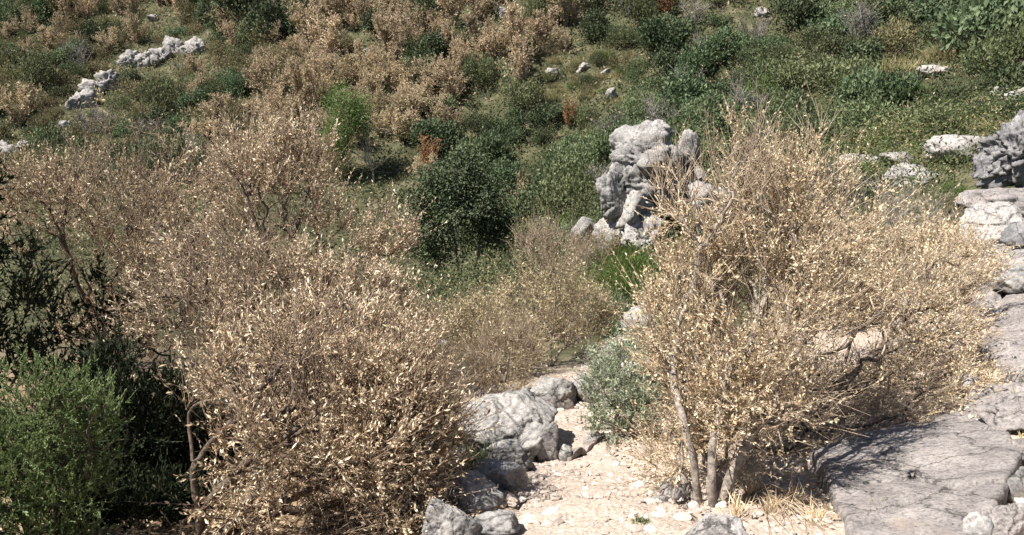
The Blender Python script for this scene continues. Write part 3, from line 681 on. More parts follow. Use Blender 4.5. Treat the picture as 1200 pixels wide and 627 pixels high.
def ptd(l):                                     # [(px,py,d)...] -> world points
    return [at(a, b, c) for a, b, c in l]
def blobd(l):                                   # (px,py,d, half-width px, half-height px, half-depth m)
    o = []
    for a, b, c, w, h, dd in l:
        p = at(a, b, c); z = (p - EYE) @ FWD; o.append((*p, w * z / FPX, dd, h * z / FPX))
    return o

# ------------------------------------------------------------------ right dry shrubs
b1 = on_ground(836, 592); g1 = b1 - np.array([0, 0, 0.06]); d1 = b1[1]
woody_plant('dry_shrub', 'tall straw-coloured dead shrub with grey trunk right of the path', 'shrub', b1,
    [[g1, *ptd([(835, 560, d1), (834, 530, d1 + .02), (842, 500, d1 + .05), (850, 465, d1 + .15), (872, 420, d1 + .3), (890, 370, d1 + .5), (900, 300, d1 + .7), (905, 240, d1 + .8)])],
     [g1 + np.array([-.05, .06, 0]), *ptd([(815, 550, d1 + .08), (800, 500, d1 + .12), (792, 450, d1 + .3), (785, 390, d1 + .5)])],
     [g1 + np.array([.08, .1, 0]), *ptd([(860, 550, d1 + .12), (885, 500, d1 + .2), (920, 440, d1 + .3), (950, 380, d1 + .5)])],
     [at(850, 465, d1 + .15), *ptd([(880, 440, d1 + .1), (925, 400, d1 + .2), (975, 350, d1 + .4), (1000, 300, d1 + .6)])],
     [at(872, 420, d1 + .3), *ptd([(850, 370, d1 + .5), (838, 310, d1 + .7), (845, 240, d1 + .9)])]],
    blobd([(875, 400, d1 + .5, 130, 120, .55), (838, 420, d1 + .5, 60, 130, .45), (880, 260, d1 + .8, 75, 100, .4), (880, 190, d1 + .8, 45, 40, .25), (940, 190, d1 + .9, 22, 60, .15), (845, 260, d1 + .8, 80, 80, .4), (835, 520, d1 + .42, 82, 48, .26), (782, 535, d1 + .3, 34, 38, .2), (815, 470, d1 + .4, 45, 50, .3), (960, 380, d1 + .4, 90, 90, .4), (900, 480, d1 + .1, 80, 50, .3), (792, 350, d1 + .6, 25, 60, .3), (790, 250, d1 + .8, 35, 45, .25), (960, 270, d1 + .8, 60, 50, .3), (868, 140, d1 + .8, 14, 36, .1), (950, 150, d1 + .9, 16, 40, .12), (925, 225, d1 + .9, 70, 50, .3), (785, 215, d1 + .9, 25, 25, .2), (1000, 230, d1 + 1, 30, 40, .2)]),
    301, 'dry_yellow', ntarget=1500, rtip=.0027, twigs=5.6, nleaf=10, simple=True, bark='bark_grey', twig='twig_pale', nparts=44, rmax=0.034, lsize=(0.012, 0.025), lw=.42, tlen=(.07, .26), upw=.35)
b2 = on_ground(872, 528); d2 = b2[1] - 0.05; g2 = b2 - np.array([0, 0, 0.05])
woody_plant('dry_shrub', 'wide low dead shrub with dark branch reaching over the big slab', 'shrub', b2,
    [[g2, *ptd([(880, 522, d2 - .05), (920, 530, d2 - .16), (975, 524, d2 - .2), (1030, 515, d2 - .18), (1080, 526, d2 - .14), (1115, 516, d2 - .1)])],
     [at(975, 524, d2 - .2), *ptd([(1020, 534, d2 - .22), (1070, 538, d2 - .2), (1105, 530, d2 - .16)])],
     [at(920, 530, d2 - .16), *ptd([(960, 480, d2 + .2), (1010, 430, d2 + .5), (1060, 380, d2 + .8), (1090, 330, d2 + 1.1)])],
     [at(960, 480, d2 + .2), *ptd([(1000, 410, d2 + .6), (1010, 330, d2 + 1.0)])]],
    blobd([(1010, 400, d2 + .8, 130, 90, .6), (1060, 340, d2 + 1.2, 85, 80, .5), (960, 475, d2 + .15, 100, 48, .3), (1050, 482, d2 + .15, 95, 36, .28), (1120, 470, d2 + .3, 40, 40, .25), (985, 508, d2 - .12, 95, 16, .14), (1075, 508, d2 - .02, 60, 14, .12), (980, 320, d2 + 1.2, 80, 70, .5), (1110, 420, d2 + .7, 45, 70, .3), (1040, 515, d2 + .0, 80, 18, .12), (1120, 310, d2 + 1.4, 45, 45, .3)]),
    302, 'dry_yellow', ntarget=1400, rtip=.0027, twigs=5.6, nleaf=10, simple=True, gate=-.5, bark='bark', twig='twig_pale', nparts=30, rmax=0.026, lsize=(0.012, 0.024), lw=.42, tlen=(.07, .24), upw=.35, tonebias=0.05)
b3 = on_ground(985, 395)
woody_plant('dry_shrub', 'sparse greyish dead shrub behind the wide low shrub', 'shrub', b3,
    [[b3 - np.array([0, 0, .05]), *ptd([(990, 340, b3[1]), (1010, 290, b3[1] + .1), (1040, 250, b3[1] + .2), (1070, 225, b3[1] + .3)])],
     [at(990, 340, b3[1]), *ptd([(965, 290, b3[1] + .1), (950, 240, b3[1] + .2), (960, 205, b3[1] + .2)])]],
    blobd([(1010, 270, b3[1] + .2, 80, 60, .6), (960, 250, b3[1] + .2, 50, 60, .4), (1070, 270, b3[1] + .5, 50, 45, .4)]),
    303, 'dry_khaki', simple=True, ntarget=420, twigs=3.5, nleaf=2.2, bark='bark_pale', twig='twig_grey', nparts=16, rmax=0.02, tlen=(0.15, 0.35), lsize=(0.02, 0.04))
b4 = on_ground(1095, 370)
woody_plant('dry_shrub', 'pale low dead shrub in front of the broad white rock', 'shrub', b4,
    [[b4 - np.array([0, 0, .05]), *ptd([(1100, 340, b4[1]), (1120, 300, b4[1] + .2)])], [at(1100, 340, b4[1]), *ptd([(1080, 310, b4[1] + .2)])]],
    blobd([(1105, 320, b4[1] + .2, 60, 50, .5), (1140, 335, b4[1] + .2, 45, 40, .4), (1080, 280, b4[1] + .5, 40, 25, .3)]),
    304, 'dry_yellow', simple=True, ntarget=420, twigs=3.2, nleaf=4.5, bark='bark_grey', twig='twig_pale', nparts=10, rmax=0.015, lsize=(0.022, 0.042))

# ------------------------------------------------------------------ left dry shrubs
p = on_ground(232, 640); dL = p[1]
woody_plant('dry_shrub', 'nearest dead tan shrub with tangled curled leaves, lower left of the path', 'shrub', p,
    [[p - np.array([0, 0, .06]), *ptd([(234, 600, dL), (226, 540, dL + .05), (218, 480, dL + .15), (235, 430, dL + .3)])],
     [at(234, 600, dL), *ptd([(270, 560, dL), (320, 520, dL + .05), (380, 480, dL + .15), (440, 450, dL + .3)])],
     [at(320, 520, dL + .05), *ptd([(370, 545, dL), (430, 560, dL + .05), (480, 570, dL + .1)])],
     [at(226, 540, dL + .05), *ptd([(280, 480, dL + .2), (330, 430, dL + .4), (370, 390, dL + .6)])]],
    blobd([(390, 510, dL + .25, 125, 80, .4), (340, 450, dL + .4, 110, 70, .4), (440, 580, dL + .15, 75, 60, .3), (330, 590, dL + .1, 90, 50, .25), (275, 470, dL + .3, 45, 55, .3), (480, 480, dL + .5, 60, 65, .35), (500, 540, dL + .4, 38, 45, .25), (400, 400, dL + .8, 100, 45, .4), (290, 630, dL, 80, 40, .2), (400, 640, dL, 80, 35, .2), (290, 505, dL - .12, 42, 50, .18), (300, 580, dL - .12, 55, 45, .15)]),
    311, 'dry_pink', ntarget=1150, twigs=5.4, nleaf=8.5, simple=True, bark='bark', twig='twig', nparts=44, rtip=.003, rmax=0.036, lsize=(0.015, 0.031), lw=.32, curl=0.9, tlen=(.08, .3))
p = on_ground(352, 470); dL = p[1]
woody_plant('dry_shrub', 'spreading dead shrub with umbrella-shaped crown, left of the dark oak', 'shrub', p,
    [[p - np.array([0, 0, .06]), *ptd([(348, 430, dL), (342, 395, dL), (340, 355, dL), (355, 335, dL), (390, 322, dL + .1), (430, 300, dL + .15), (475, 285, dL + .2)])],
     [at(340, 355, dL), *ptd([(325, 320, dL), (300, 280, dL + .1), (290, 230, dL + .2), (300, 180, dL + .3)])],
     [at(355, 335, dL), *ptd([(372, 300, dL), (400, 268, dL + .1), (430, 255, dL + .2)])],
     [at(325, 320, dL), *ptd([(345, 280, dL), (360, 230, dL + .2), (365, 190, dL + .3)])]],
    blobd([(410, 285, dL + .2, 75, 40, .5), (450, 275, dL + .2, 45, 30, .3), (330, 240, dL + .3, 95, 75, .6), (310, 190, dL + .4, 70, 40, .4), (370, 190, dL + .4, 30, 30, .25), (400, 360, dL + .3, 90, 45, .5), (270, 320, dL + .3, 80, 60, .5), (440, 400, dL + .2, 70, 45, .45), (350, 160, dL + .4, 50, 20, .25)]),
    312, 'dry_pink', simple=True, ntarget=1250, twigs=5.2, nleaf=8.5, bark='bark', twig='twig', nparts=44, rtip=.003, rmax=0.04, lsize=(0.02, 0.038), lw=.32, tlen=(.1, .34), upw=0.7, tonebias=0.06)
p = on_ground(122, 430); dL = p[1]
woody_plant('dry_shrub', 'dark-stemmed half-bare dead shrub at the left behind the green juniper', 'shrub', p,
    [[p - np.array([0, 0, .06]), *ptd([(118, 400, dL), (105, 360, dL), (85, 320, dL), (75, 280, dL), (78, 240, dL + .1), (92, 210, dL + .1), (90, 170, dL + .2)])],
     [at(75, 280, dL), *ptd([(60, 250, dL), (45, 220, dL)])],
     [at(118, 400, dL), *ptd([(140, 370, dL), (160, 330, dL), (168, 290, dL + .1), (190, 240, dL + .2)])],
     [at(118, 400, dL), *ptd([(90, 390, dL - .1), (60, 350, dL - .1), (40, 300, dL)])],
     [at(160, 330, dL), *ptd([(190, 310, dL), (230, 280, dL + .2), (250, 230, dL + .4)])]],
    blobd([(110, 260, dL + .2, 100, 80, .8), (190, 280, dL + .3, 90, 90, .8), (230, 220, dL + .5, 60, 60, .6), (60, 240, dL + .2, 60, 60, .5), (160, 380, dL, 90, 50, .6)]),
    313, 'dry_pink', simple=True, ntarget=1050, twigs=4.8, nleaf=7, bark='bark', twig='twig', nparts=50, rtip=.0036, rmax=0.05, lsize=(0.02, 0.04), lw=.32, tlen=(.1, .34), part_r=0.008, upw=0.6)
p = on_ground(205, 330) if False else at(205, 330, 9.5); p[2] = float(height(p[0], p[1])); dL = p[1]
woody_plant('dry_shrub', 'tall thin bare-topped dead shrub rising behind the left shrubs', 'shrub', p,
    [[p - np.array([0, 0, .06]), *ptd([(206, 300, dL), (204, 240, dL), (206, 205, dL), (200, 185, dL), (190, 160, dL + .1), (165, 125, dL + .2)])],
     [at(200, 185, dL), *ptd([(212, 160, dL), (220, 130, dL)])], [at(204, 240, dL), *ptd([(150, 200, dL), (125, 150, dL), (118, 118, dL)])]],
    blobd([(190, 160, dL, 30, 30, .5), (150, 180, dL, 50, 50, .5), (205, 250, dL, 90, 50, .8), (270, 200, dL + .5, 60, 45, .6), (120, 135, dL, 14, 30, .2)]),
    314, 'dry_khaki', simple=True, ntarget=420, twigs=2.6, nleaf=2.4, bark='bark_grey', twig='twig', nparts=16, rmax=0.03, lsize=(0.035, 0.06), upw=0.6)
# ------------------------------------------------------------------ dry scrub in the gully
for k, (px, py, w, h, lab, lf, nl) in enumerate([
    (645, 430, 62, 96, 'khaki dead shrub with bare forked stems in the middle of the gully', 'dry_khaki', 4.2),
    (560, 445, 75, 65, 'low khaki dead shrub left of the blocky path rock', 'dry_khaki', 4.5),
    (505, 440, 60, 62, 'low tan dead shrub between the umbrella-shaped shrub and gully scrub', 'dry_khaki', 4.5),
    (690, 415, 30, 55, 'small khaki dead shrub beside the lower path', 'dry_khaki', 4.0),
    (610, 400, 60, 55, 'khaki dead shrub in front of the dark oak', 'dry_khaki', 4.2),
    (480, 500, 60, 60, 'low brown dead shrub behind the fallen branch', 'dry_pink', 4.5),
    (700, 330, 30, 40, 'thin pale dead shrub below the crag', 'dry_khaki', 3.0),
    (420, 430, 70, 50, 'olive-brown dead shrub under the umbrella-shaped crown', 'dry_khaki', 4.5)]):
    p = on_ground(px, py); d = p[1]; s = (p - EYE) @ FWD / FPX
    woody_plant('gully_shrub', lab, 'shrub', p,
        [[p - np.array([0, 0, .05]), *ptd([(px + 2, py - h * .4, d), (px + 6, py - h * .9, d), (px + 4, py - h * 1.4, d)])], [at(px + 2, py - h * .4, d), *ptd([(px - w * .35, py - h, d)])], [at(px + 2, py - h * .4, d), *ptd([(px + w * .4, py - h * .9, d)])]],
        blobd([(px, py - h * .75, d + .1, w, h * .62, w * s * .9), (px - w * .5, py - h * .45, d, w * .6, h * .42, w * s * .6), (px + w * .5, py - h * .5, d, w * .6, h * .42, w * s * .6)]) + (blobd([(px, py - h * 1.45, d, w * .4, h * .3, w * s * .4)]) if k == 0 else []),
        320 + k, lf, ntarget=420, twigs=4.2, nleaf=nl * 1.1, bark='bark_grey', twig='twig', nparts=8, rmax=0.02, tlen=(0.12, 0.3), lsize=(0.022, 0.045), lw=0.3, upw=0.7, simple=True, group='dry shrubs in the gully')
p = on_ground(586, 478); d = p[1]
woody_plant('bare_shrub', 'thin straw-grey twiggy shrub just above the rounded boulder', 'shrub', p,
    [[p - np.array([0, 0, .05]), *ptd([(590, 450, d), (598, 420, d), (600, 385, d)])], [at(590, 450, d), *ptd([(572, 420, d)])]],
    blobd([(592, 425, d, 48, 40, .35), (600, 395, d, 30, 20, .25)]), 340, 'dry_khaki', ntarget=300, twigs=4.5, nleaf=1.5, simple=True, bark='bark_grey', twig='twig_pale', nparts=6, rmax=0.012, tlen=(0.1, 0.25), upw=0.9)

p = on_ground(650, 392); d = p[1]
woody_plant('bare_shrub', 'pale leafless forked shrub standing above the gully scrub right of the oak', 'shrub', p,
    [[p - np.array([0, 0, .05]), *ptd([(652, 350, d), (648, 320, d), (640, 290, d), (632, 272, d)])], [at(652, 350, d), *ptd([(668, 310, d), (690, 285, d)])], [at(648, 320, d), *ptd([(622, 290, d)])]],
    blobd([(645, 300, d, 45, 32, .5), (680, 300, d, 25, 20, .3), (620, 285, d, 20, 15, .3)]), 341, 'dry_khaki', ntarget=260, twigs=3.5, nleaf=1.2, bark='bark_pale', twig='twig_pale', nparts=8, rtip=.003, rmax=0.025, tlen=(0.15, 0.35), upw=0.9, simple=True)
# ------------------------------------------------------------------ prototypes for the shrubs of the far slope (unit size: about 1 m radius)
def bush_proto(seed, mat, nl=1500, lobes=11, lsz=(0.07, 0.13), squash=0.75, stems=7, bark='bark', ragged=0.18, up=0.3, lw=0.6, hollow=0.55):
    rs = np.random.RandomState(seed); G = Geo()
    c = nrm(rs.normal(size=(lobes, 3))); c[:, 2] = np.abs(c[:, 2]) * 0.9 + 0.15; c = c * rs.uniform(0.35, 0.72, (lobes, 1)); rl = rs.uniform(0.2, 0.48, lobes); c = c * np.array([1.25, 1, 1])
    k = rs.choice(lobes, nl, p=rl ** 2 / (rl ** 2).sum())
    d = nrm(rs.normal(size=(nl, 3))); d[:, 2] = np.where(d[:, 2] < -0.3, -d[:, 2], d[:, 2])
    rr = rl[k] * (hollow + (1 - hollow) * rs.uniform(0, 1, nl) ** 0.5) * (1 + ragged * rs.normal(size=nl))
    P = c[k] + d * rr[:, None]; P[:, 2] = np.maximum(P[:, 2] * squash * 1.3, 0.02)
    D = nrm(d * 0.5 + rs.normal(size=P.shape) * 0.6 + np.array([0, 0, up])); L = rs.uniform(*lsz, nl)
    tone = np.clip(rs.normal(0.45, 0.15, nl) + rs.normal(0, 0.16, lobes)[k], 0, 1)
    nv = d + rs.normal(size=P.shape) * 0.42
    V_, F_, t_ = leaf_geo(rs, P, D, L, L * lw, tone, nrmv=nrm(nv), simple=True); G.add(V_, F_, t_, 0)
    q = rs.choice(nl, stems * 3); z0 = np.zeros((len(q), 3)) + rs.normal(size=(len(q), 3)) * np.array([.06, .06, 0]) - np.array([0, 0, 0.1])
    V_, F_ = cone_geo(z0, P[q], 0.022, 0.005); G.add(V_, F_, None, 1)
    return G.mesh('bush', [M[mat], M[bark]])
def plume_proto(seed, mat, nl=3600, ntw=300, bark='twig', h=1.7, lsz=(0.06, 0.11), spread=0.62, lw=0.45):
    """upright dead shrub: fans of twigs hung with dry leaves"""
    rs = np.random.RandomState(seed); G = Geo(); ns = 9
    a = rs.uniform(0, 2 * math.pi, ns); tip = np.stack([np.cos(a) * rs.uniform(.2, 1.0, ns), np.sin(a) * rs.uniform(.2, 1.0, ns), rs.uniform(.55, 1.0, ns) * h], 1)
    z0 = np.zeros((ns, 3)) + rs.normal(size=(ns, 3)) * np.array([.05, .05, 0]) - np.array([0, 0, .1])
    mid = (z0 + tip) / 2 + rs.normal(size=tip.shape) * 0.07
    V_, F_ = cone_geo(z0, mid, .03, .02, 4); G.add(V_, F_, None, 1); V_, F_ = cone_geo(mid, tip, .02, .006, 4); G.add(V_, F_, None, 1)
    k = rs.randint(0, ns, ntw); f = rs.uniform(.15, 1, (ntw, 1)); P0 = mid[k] + (tip[k] - mid[k]) * f
    lowm = rs.uniform(size=ntw) < .35; P0 = np.where(lowm[:, None], z0[k] + (mid[k] - z0[k]) * (0.3 + .7 * f), P0)
    D = nrm(nrm(tip - mid)[k] * .6 + rs.normal(size=P0.shape) * spread + np.array([0, 0, .45])); L = rs.uniform(.2, .5, ntw)
    P1 = P0 + D * L[:, None]; V_, F_ = cone_geo(P0, P1, .008, .003); G.add(V_, F_, None, 1)
    if nl:
        kk = rs.randint(0, ntw, nl); P = P0[kk] + (P1 - P0)[kk] * rs.uniform(.1, 1.05, (nl, 1))
        tone = np.clip(rs.normal(.55, .2, nl) + rs.normal(0, .12, ntw)[kk], 0, 1); Ls = rs.uniform(*lsz, nl)
        V_, F_, t_ = leaf_geo(rs, P, nrm(D[kk] * .7 + rs.normal(size=P.shape) * .6), Ls, Ls * lw, tone, simple=True); G.add(V_, F_, t_, 0)
    return G.mesh('dead_bush', [M[mat], M[bark]])
def tuft_proto(seed, mat, n=260, h=(0.25, 0.6), w=0.012, spread=0.5, r=0.25):
    rs = np.random.RandomState(seed); G = Geo()
    P = rs.normal(size=(n, 3)) * np.array([r * .5, r * .5, 0]); P[:, 2] = -0.02
    D = nrm(np.c_[P[:, :2] * 1.2 / r * .3 + rs.normal(size=(n, 2)) * spread * .6, np.ones(n)]); L = rs.uniform(*h, n)
    V_, F_, t_ = leaf_geo(rs, P, D, L, w * rs.uniform(.7, 1.4, n), np.clip(rs.normal(.5, .22, n), 0, 1), curl=.5, fold=.4); G.add(V_, F_, t_)
    return G.mesh('grass', [M[mat]])
PR = {'green': [bush_proto(400 + k, 'far_green', 2300, 13) for k in range(6)],
      'mid': [bush_proto(410 + k, 'far_mid', 2100, 15, ragged=.24, up=.5, lsz=(.06, .11), lw=.5) for k in range(5)],
      'olive': [bush_proto(420 + k, 'far_olive', 1700, 12, ragged=0.3, up=0.6, lsz=(.06, .12), lw=0.45) for k in range(5)],
      'dark': [bush_proto(440 + k, 'dark_green', 2400, 14, squash=.85, ragged=.25) for k in range(3)],
      'tan': [plume_proto(460 + k, 'far_tan') for k in range(5)],
      'rust': [plume_proto(470 + k, 'far_rust') for k in range(2)],
      'bare': [plume_proto(480 + k, 'far_tan', nl=60, ntw=420, bark='twig_grey', h=1.4, spread=.7) for k in range(3)],
      'fresh': [bush_proto(490 + k, 'grass_green', 1700, 11, ragged=.25, up=.7, lw=.4) for k in range(3)],
      'pale': [tuft_proto(500 + k, 'grass_pale', 420, (.35, .8), .022, .6, .7) for k in range(3)]}
WORDS = {'mid': ('mastic_shrub', 'yellowish green shrub', 'shrub'), 'green': ('maquis_shrub', 'leafy green shrub', 'shrub'), 'olive': ('olive_shrub', 'brownish olive shrub', 'shrub'), 'dark': ('dark_bush', 'dense dark green bush', 'bush'), 'tan': ('dead_shrub', 'upright tan dead shrub', 'shrub'),
         'rust': ('rusty_shrub', 'rust-brown dead shrub', 'shrub'), 'bare': ('bare_shrub', 'grey leafless shrub', 'shrub'), 'fresh': ('fresh_shrub', 'bright green low shrub', 'shrub'), 'pale': ('grass_tussock', 'pale dry grass tussock', 'grass tussock')}
def gauss(px, py, l):
    o = 0
    for a, b, rx, ry, s in l: o = o + s * np.exp(-((px - a) / rx) ** 2 - ((py - b) / ry) ** 2)
    return o
TAN = [(600, 30, 50, 40, 1.3), (530, 70, 50, 40, 1.2), (430, 70, 45, 55, 1.2), (470, 130, 50, 40, 1.2), (500, 170, 22, 45, 1), (400, 20, 40, 30, .9), (300, 25, 50, 35, .7), (255, 150, 40, 30, .6), (285, 115, 30, 20, .7), (360, 100, 50, 30, .6), (150, 25, 60, 30, .5), (620, 80, 30, 25, 1), (340, 150, 50, 30, .5), (60, 60, 60, 60, .2), (385, 160, 30, 30, .5), (560, 20, 40, 40, .8), (735, 5, 25, 14, .5), (660, 30, 20, 40, .5)]
OLV = [(60, 60, 180, 90, 1.1), (250, 90, 150, 70, .8), (60, 180, 100, 60, .7), (330, 130, 60, 60, .5), (690, 95, 50, 25, .9), (880, 40, 60, 25, .4), (1090, 65, 40, 20, .4), (590, 260, 40, 40, .4), (650, 240, 40, 40, .5)]
PALE = [(690, 85, 55, 26, 1.5), (1030, 172, 55, 14, 1.6), (1100, 150, 60, 20, .8), (620, 270, 40, 30, .5), (1090, 70, 30, 14, .7), (1150, 150, 40, 20, .4)]
FRESH = [(720, 330, 30, 35, 1.5), (1020, 200, 60, 20, 1.2), (1100, 150, 60, 30, .6), (1130, 230, 30, 20, 1), (620, 250, 40, 20, .9), (880, 130, 60, 40, .35)]
rs = np.random.RandomState(91)
cand = np.stack([rs.uniform(-62, 46, 15000), rs.uniform(11, 82, 15000)], 1)
z = height(cand[:, 0], cand[:, 1]); C3 = np.c_[cand, z]; uv, zc = project(C3)
ok = (uv[:, 0] > -25) & (uv[:, 0] < 1225) & (uv[:, 1] > -8) & (uv[:, 1] < 300) & ~((uv[:, 0] < 480) & (uv[:, 1] > 215)) & (path_dist(cand[:, 0], cand[:, 1]) > 5)
# not in front of the crag, not on the near bank of the gully
ok &= ~((uv[:, 0] > 660) & (uv[:, 0] < 830) & (cand[:, 1] < 15.5)) & ~((uv[:, 0] < 520) & (cand[:, 1] < 17)) & ~((uv[:, 0] >= 520) & (uv[:, 0] < 680) & (cand[:, 1] < 13.5)) & ~((uv[:, 0] > 960) & (cand[:, 1] < 13.5))
C3 = C3[ok]; uv = uv[ok]; zc = zc[ok]
ROCKB = [(o.matrix_basis.translation[:], max(o.dimensions[:2]) * 0.5) for o in COL.objects if o.type == 'MESH' and o.parent is None and ('rock' in o.name or 'boulder' in o.name or 'stone' in o.name)]
for a_, b_, d_, r_ in [(540, 345, 22.5, 1.9), (436, 212, None, 1.7)]:
    q = hit(a_, b_) if d_ is None else at(a_, b_, d_); ROCKB.append((tuple(q), r_))
cell = {}; spots = []
LM = [('the dark oak', 535, 255), ('the young pine', 420, 150), ('the limestone crag', 750, 215), ('the grey rock ridge', 195, 64), ('the stepped rocks', 110, 105), ('the dry grass patch', 690, 85), ('the round dark bush', 783, 72), ('the fan palm', 1080, 106),
      ('the large dark boulder', 1175, 175), ('the right dry shrub tip', 900, 130), ('the left ledge', 10, 178), ('the top left corner', 0, 0), ('the top right corner', 1200, 0), ('the top centre', 600, 0), ('the white rounded rock', 1068, 207), ('the pair of white rocks', 1180, 112), ('the bare-topped left shrub', 200, 130), ('the umbrella-shaped shrub', 350, 150), ('the tan shrub thicket', 480, 90)]
FIX = [('dark', 783, 88, 26), ('bare', 812, 116, 26), ('bare', 1000, 16, 20), ('rust', 782, 22, 20), ('rust', 668, 150, 14), ('rust', 815, 60, 12), ('bare', 735, 20, 22), ('bare', 1060, 30, 16), ('dark', 290, 30, 50), ('dark', 1060, 8, 30), ('dark', 960, 170, 34), ('dark', 1150, 130, 22), ('dark', 640, 152, 30), ('dark', 445, 40, 26), ('dark', 520, 60, 28), ('dark', 110, 50, 22), ('dark', 330, 48, 34), ('dark', 25, 75, 24), ('dark', 930, 45, 40), ('bare', 880, 60, 24), ('rust', 500, 205, 22), ('fresh', 720, 352, 26), ('green', 716, 392, 22), ('fresh', 735, 335, 24), ('bare', 690, 318, 18), ('fresh', 1010, 214, 24), ('fresh', 1120, 236, 22), ('olive', 1120, 262, 26), ('olive', 1080, 238, 24), ('dark', 818, 190, 18)]
for _k in range(34): FIX.append((['pale', 'pale', 'mid', 'olive', 'fresh'][_k % 5], rs.uniform(636, 745), rs.uniform(66, 122), [13, 11, 13, 12, 9][_k % 5] * rs.uniform(.8, 1.3)))
for _k in range(12): FIX.append((['pale', 'fresh', 'mid'][_k % 3], rs.uniform(1000, 1100), rs.uniform(160, 192), rs.uniform(9, 15)))
used = []
for kd, px, py, w in FIX:
    p = hit(px, py); q, zz = project(p); s = w * float(zz) / FPX; spots.append((p, kd, s, rs.randint(99))); used.append((p[0], p[1], s * .8))
tp = gauss(uv[:, 0], uv[:, 1], TAN) * (.45 + .55 * smooth(250, 400, uv[:, 0])); op = gauss(uv[:, 0], uv[:, 1], OLV); pp = gauss(uv[:, 0], uv[:, 1], PALE); fp = gauss(uv[:, 0], uv[:, 1], FRESH)
for i in range(len(C3)):
    u = rs.uniform()
    wts = np.array([.62 * (uv[i, 0] > 500) + .3, .55 * (uv[i, 0] > 500) + .4, op[i] * 1.1, .07, tp[i] * 4.0, .05, pp[i] * 2.2, fp[i] * 1.5]); kd = ['green', 'mid', 'olive', 'dark', 'tan', 'bare', 'pale', 'fresh'][rs.choice(8, p=wts / wts.sum())]
    s = {'green': rs.uniform(.6, 1.0) * rs.choice([1.1, 1.5, 2.2]), 'mid': rs.uniform(.6, 1.0) * rs.choice([1.1, 1.4, 1.9]), 'olive': rs.uniform(.7, 1.3), 'dark': rs.uniform(.7, 1.3), 'tan': rs.uniform(.6, 1.05) * rs.choice([1, 1.4]), 'bare': rs.uniform(.7, 1.1), 'pale': rs.uniform(.6, 1.0), 'fresh': rs.uniform(.5, .9)}[kd]
    s *= 0.5 + 0.5 * smooth(14, 34, C3[i, 1])
    if any((C3[i, 0] - a) ** 2 + (C3[i, 1] - b) ** 2 < (.40 * (s + r)) ** 2 for a, b, r in used): continue
    if any((C3[i, 0] - l_[0]) ** 2 + (C3[i, 1] - l_[1]) ** 2 < (r + s * .75) ** 2 or (abs(C3[i, 0] / C3[i, 1] - l_[0] / l_[1]) < (r + s * .6) / l_[1] and 0 < l_[1] - C3[i, 1] < r + s * 2.2) for l_, r in ROCKB): continue
    used.append((C3[i, 0], C3[i, 1], s)); spots.append((C3[i], kd, s, rs.randint(99)))
ORD = ['leftmost', 'second from left', 'third from left', 'fourth from left', 'fifth from left', 'sixth from left', 'seventh from left', 'eighth from left', 'ninth from left', 'tenth from left', 'eleventh from left', 'twelfth from left', 'thirteenth from left', 'fourteenth from left']
lab = {}; cnt = {}
for n_, (p, kd, s, v) in enumerate(spots):
    q, _ = project(p + np.array([0, 0, s * .5])); q[0] = np.clip(q[0], 0, 1200); q[1] = np.clip(q[1], 0, 400)
    j = int(np.argmin([np.hypot(q[0] - a, (q[1] - b) * 1.3) for _, a, b in LM])); dx, dy = q[0] - LM[j][1], q[1] - LM[j][2]
    if abs(dx) < 16 and abs(dy) < 12: w_ = 'right beside'
    else: w_ = ('right of' if dx > 0 else 'left of') if abs(dx) > abs(dy) * 1.4 else ('below' if dy > 0 else 'above')
    lab.setdefault((kd, w_, LM[j][0]), []).append((q[0], n_, q[1]))
LABEL = {}
for (kd, w_, l_), v in lab.items():
    
    rows = max(1, math.ceil(len(v) / 9)); v = sorted(v, key=lambda q: q[2]); RW = [[''], ['upper ', 'lower '], ['upper ', 'middle ', 'lower '], ['topmost ', 'upper ', 'lower ', 'bottommost ']][min(rows, 4) - 1]
    per = math.ceil(len(v) / len(RW))
    for w2, rw in enumerate(RW):
        row = sorted(v[w2 * per:(w2 + 1) * per])
        for r, (_, n_, _) in enumerate(row):
            if len(row) == 1: LABEL[n_] = '%s%s on the far slope %s %s' % (rw, WORDS[kd][1], w_, l_)
            else: LABEL[n_] = '%s of the %s%ss %s %s' % (ORD[min(r, len(ORD) - 1)], rw, WORDS[kd][1], w_, l_)
for n_, (p, kd, s, v) in enumerate(spots):
    me = PR[kd][v % len(PR[kd])]; nm, wd, cat = WORDS[kd]
    o = obj(nm, me, None, (p[0], p[1], p[2] - 0.05), rs.uniform(0, 6.28), (s * rs.uniform(.85, 1.15), s * rs.uniform(.85, 1.15), s * rs.uniform(.85, 1.45)))
    tag(o, LABEL[n_], cat, '%ss of the far slope' % wd)
print('far shrubs', len(spots), {k: sum(1 for s in spots if s[1] == k) for k in PR})

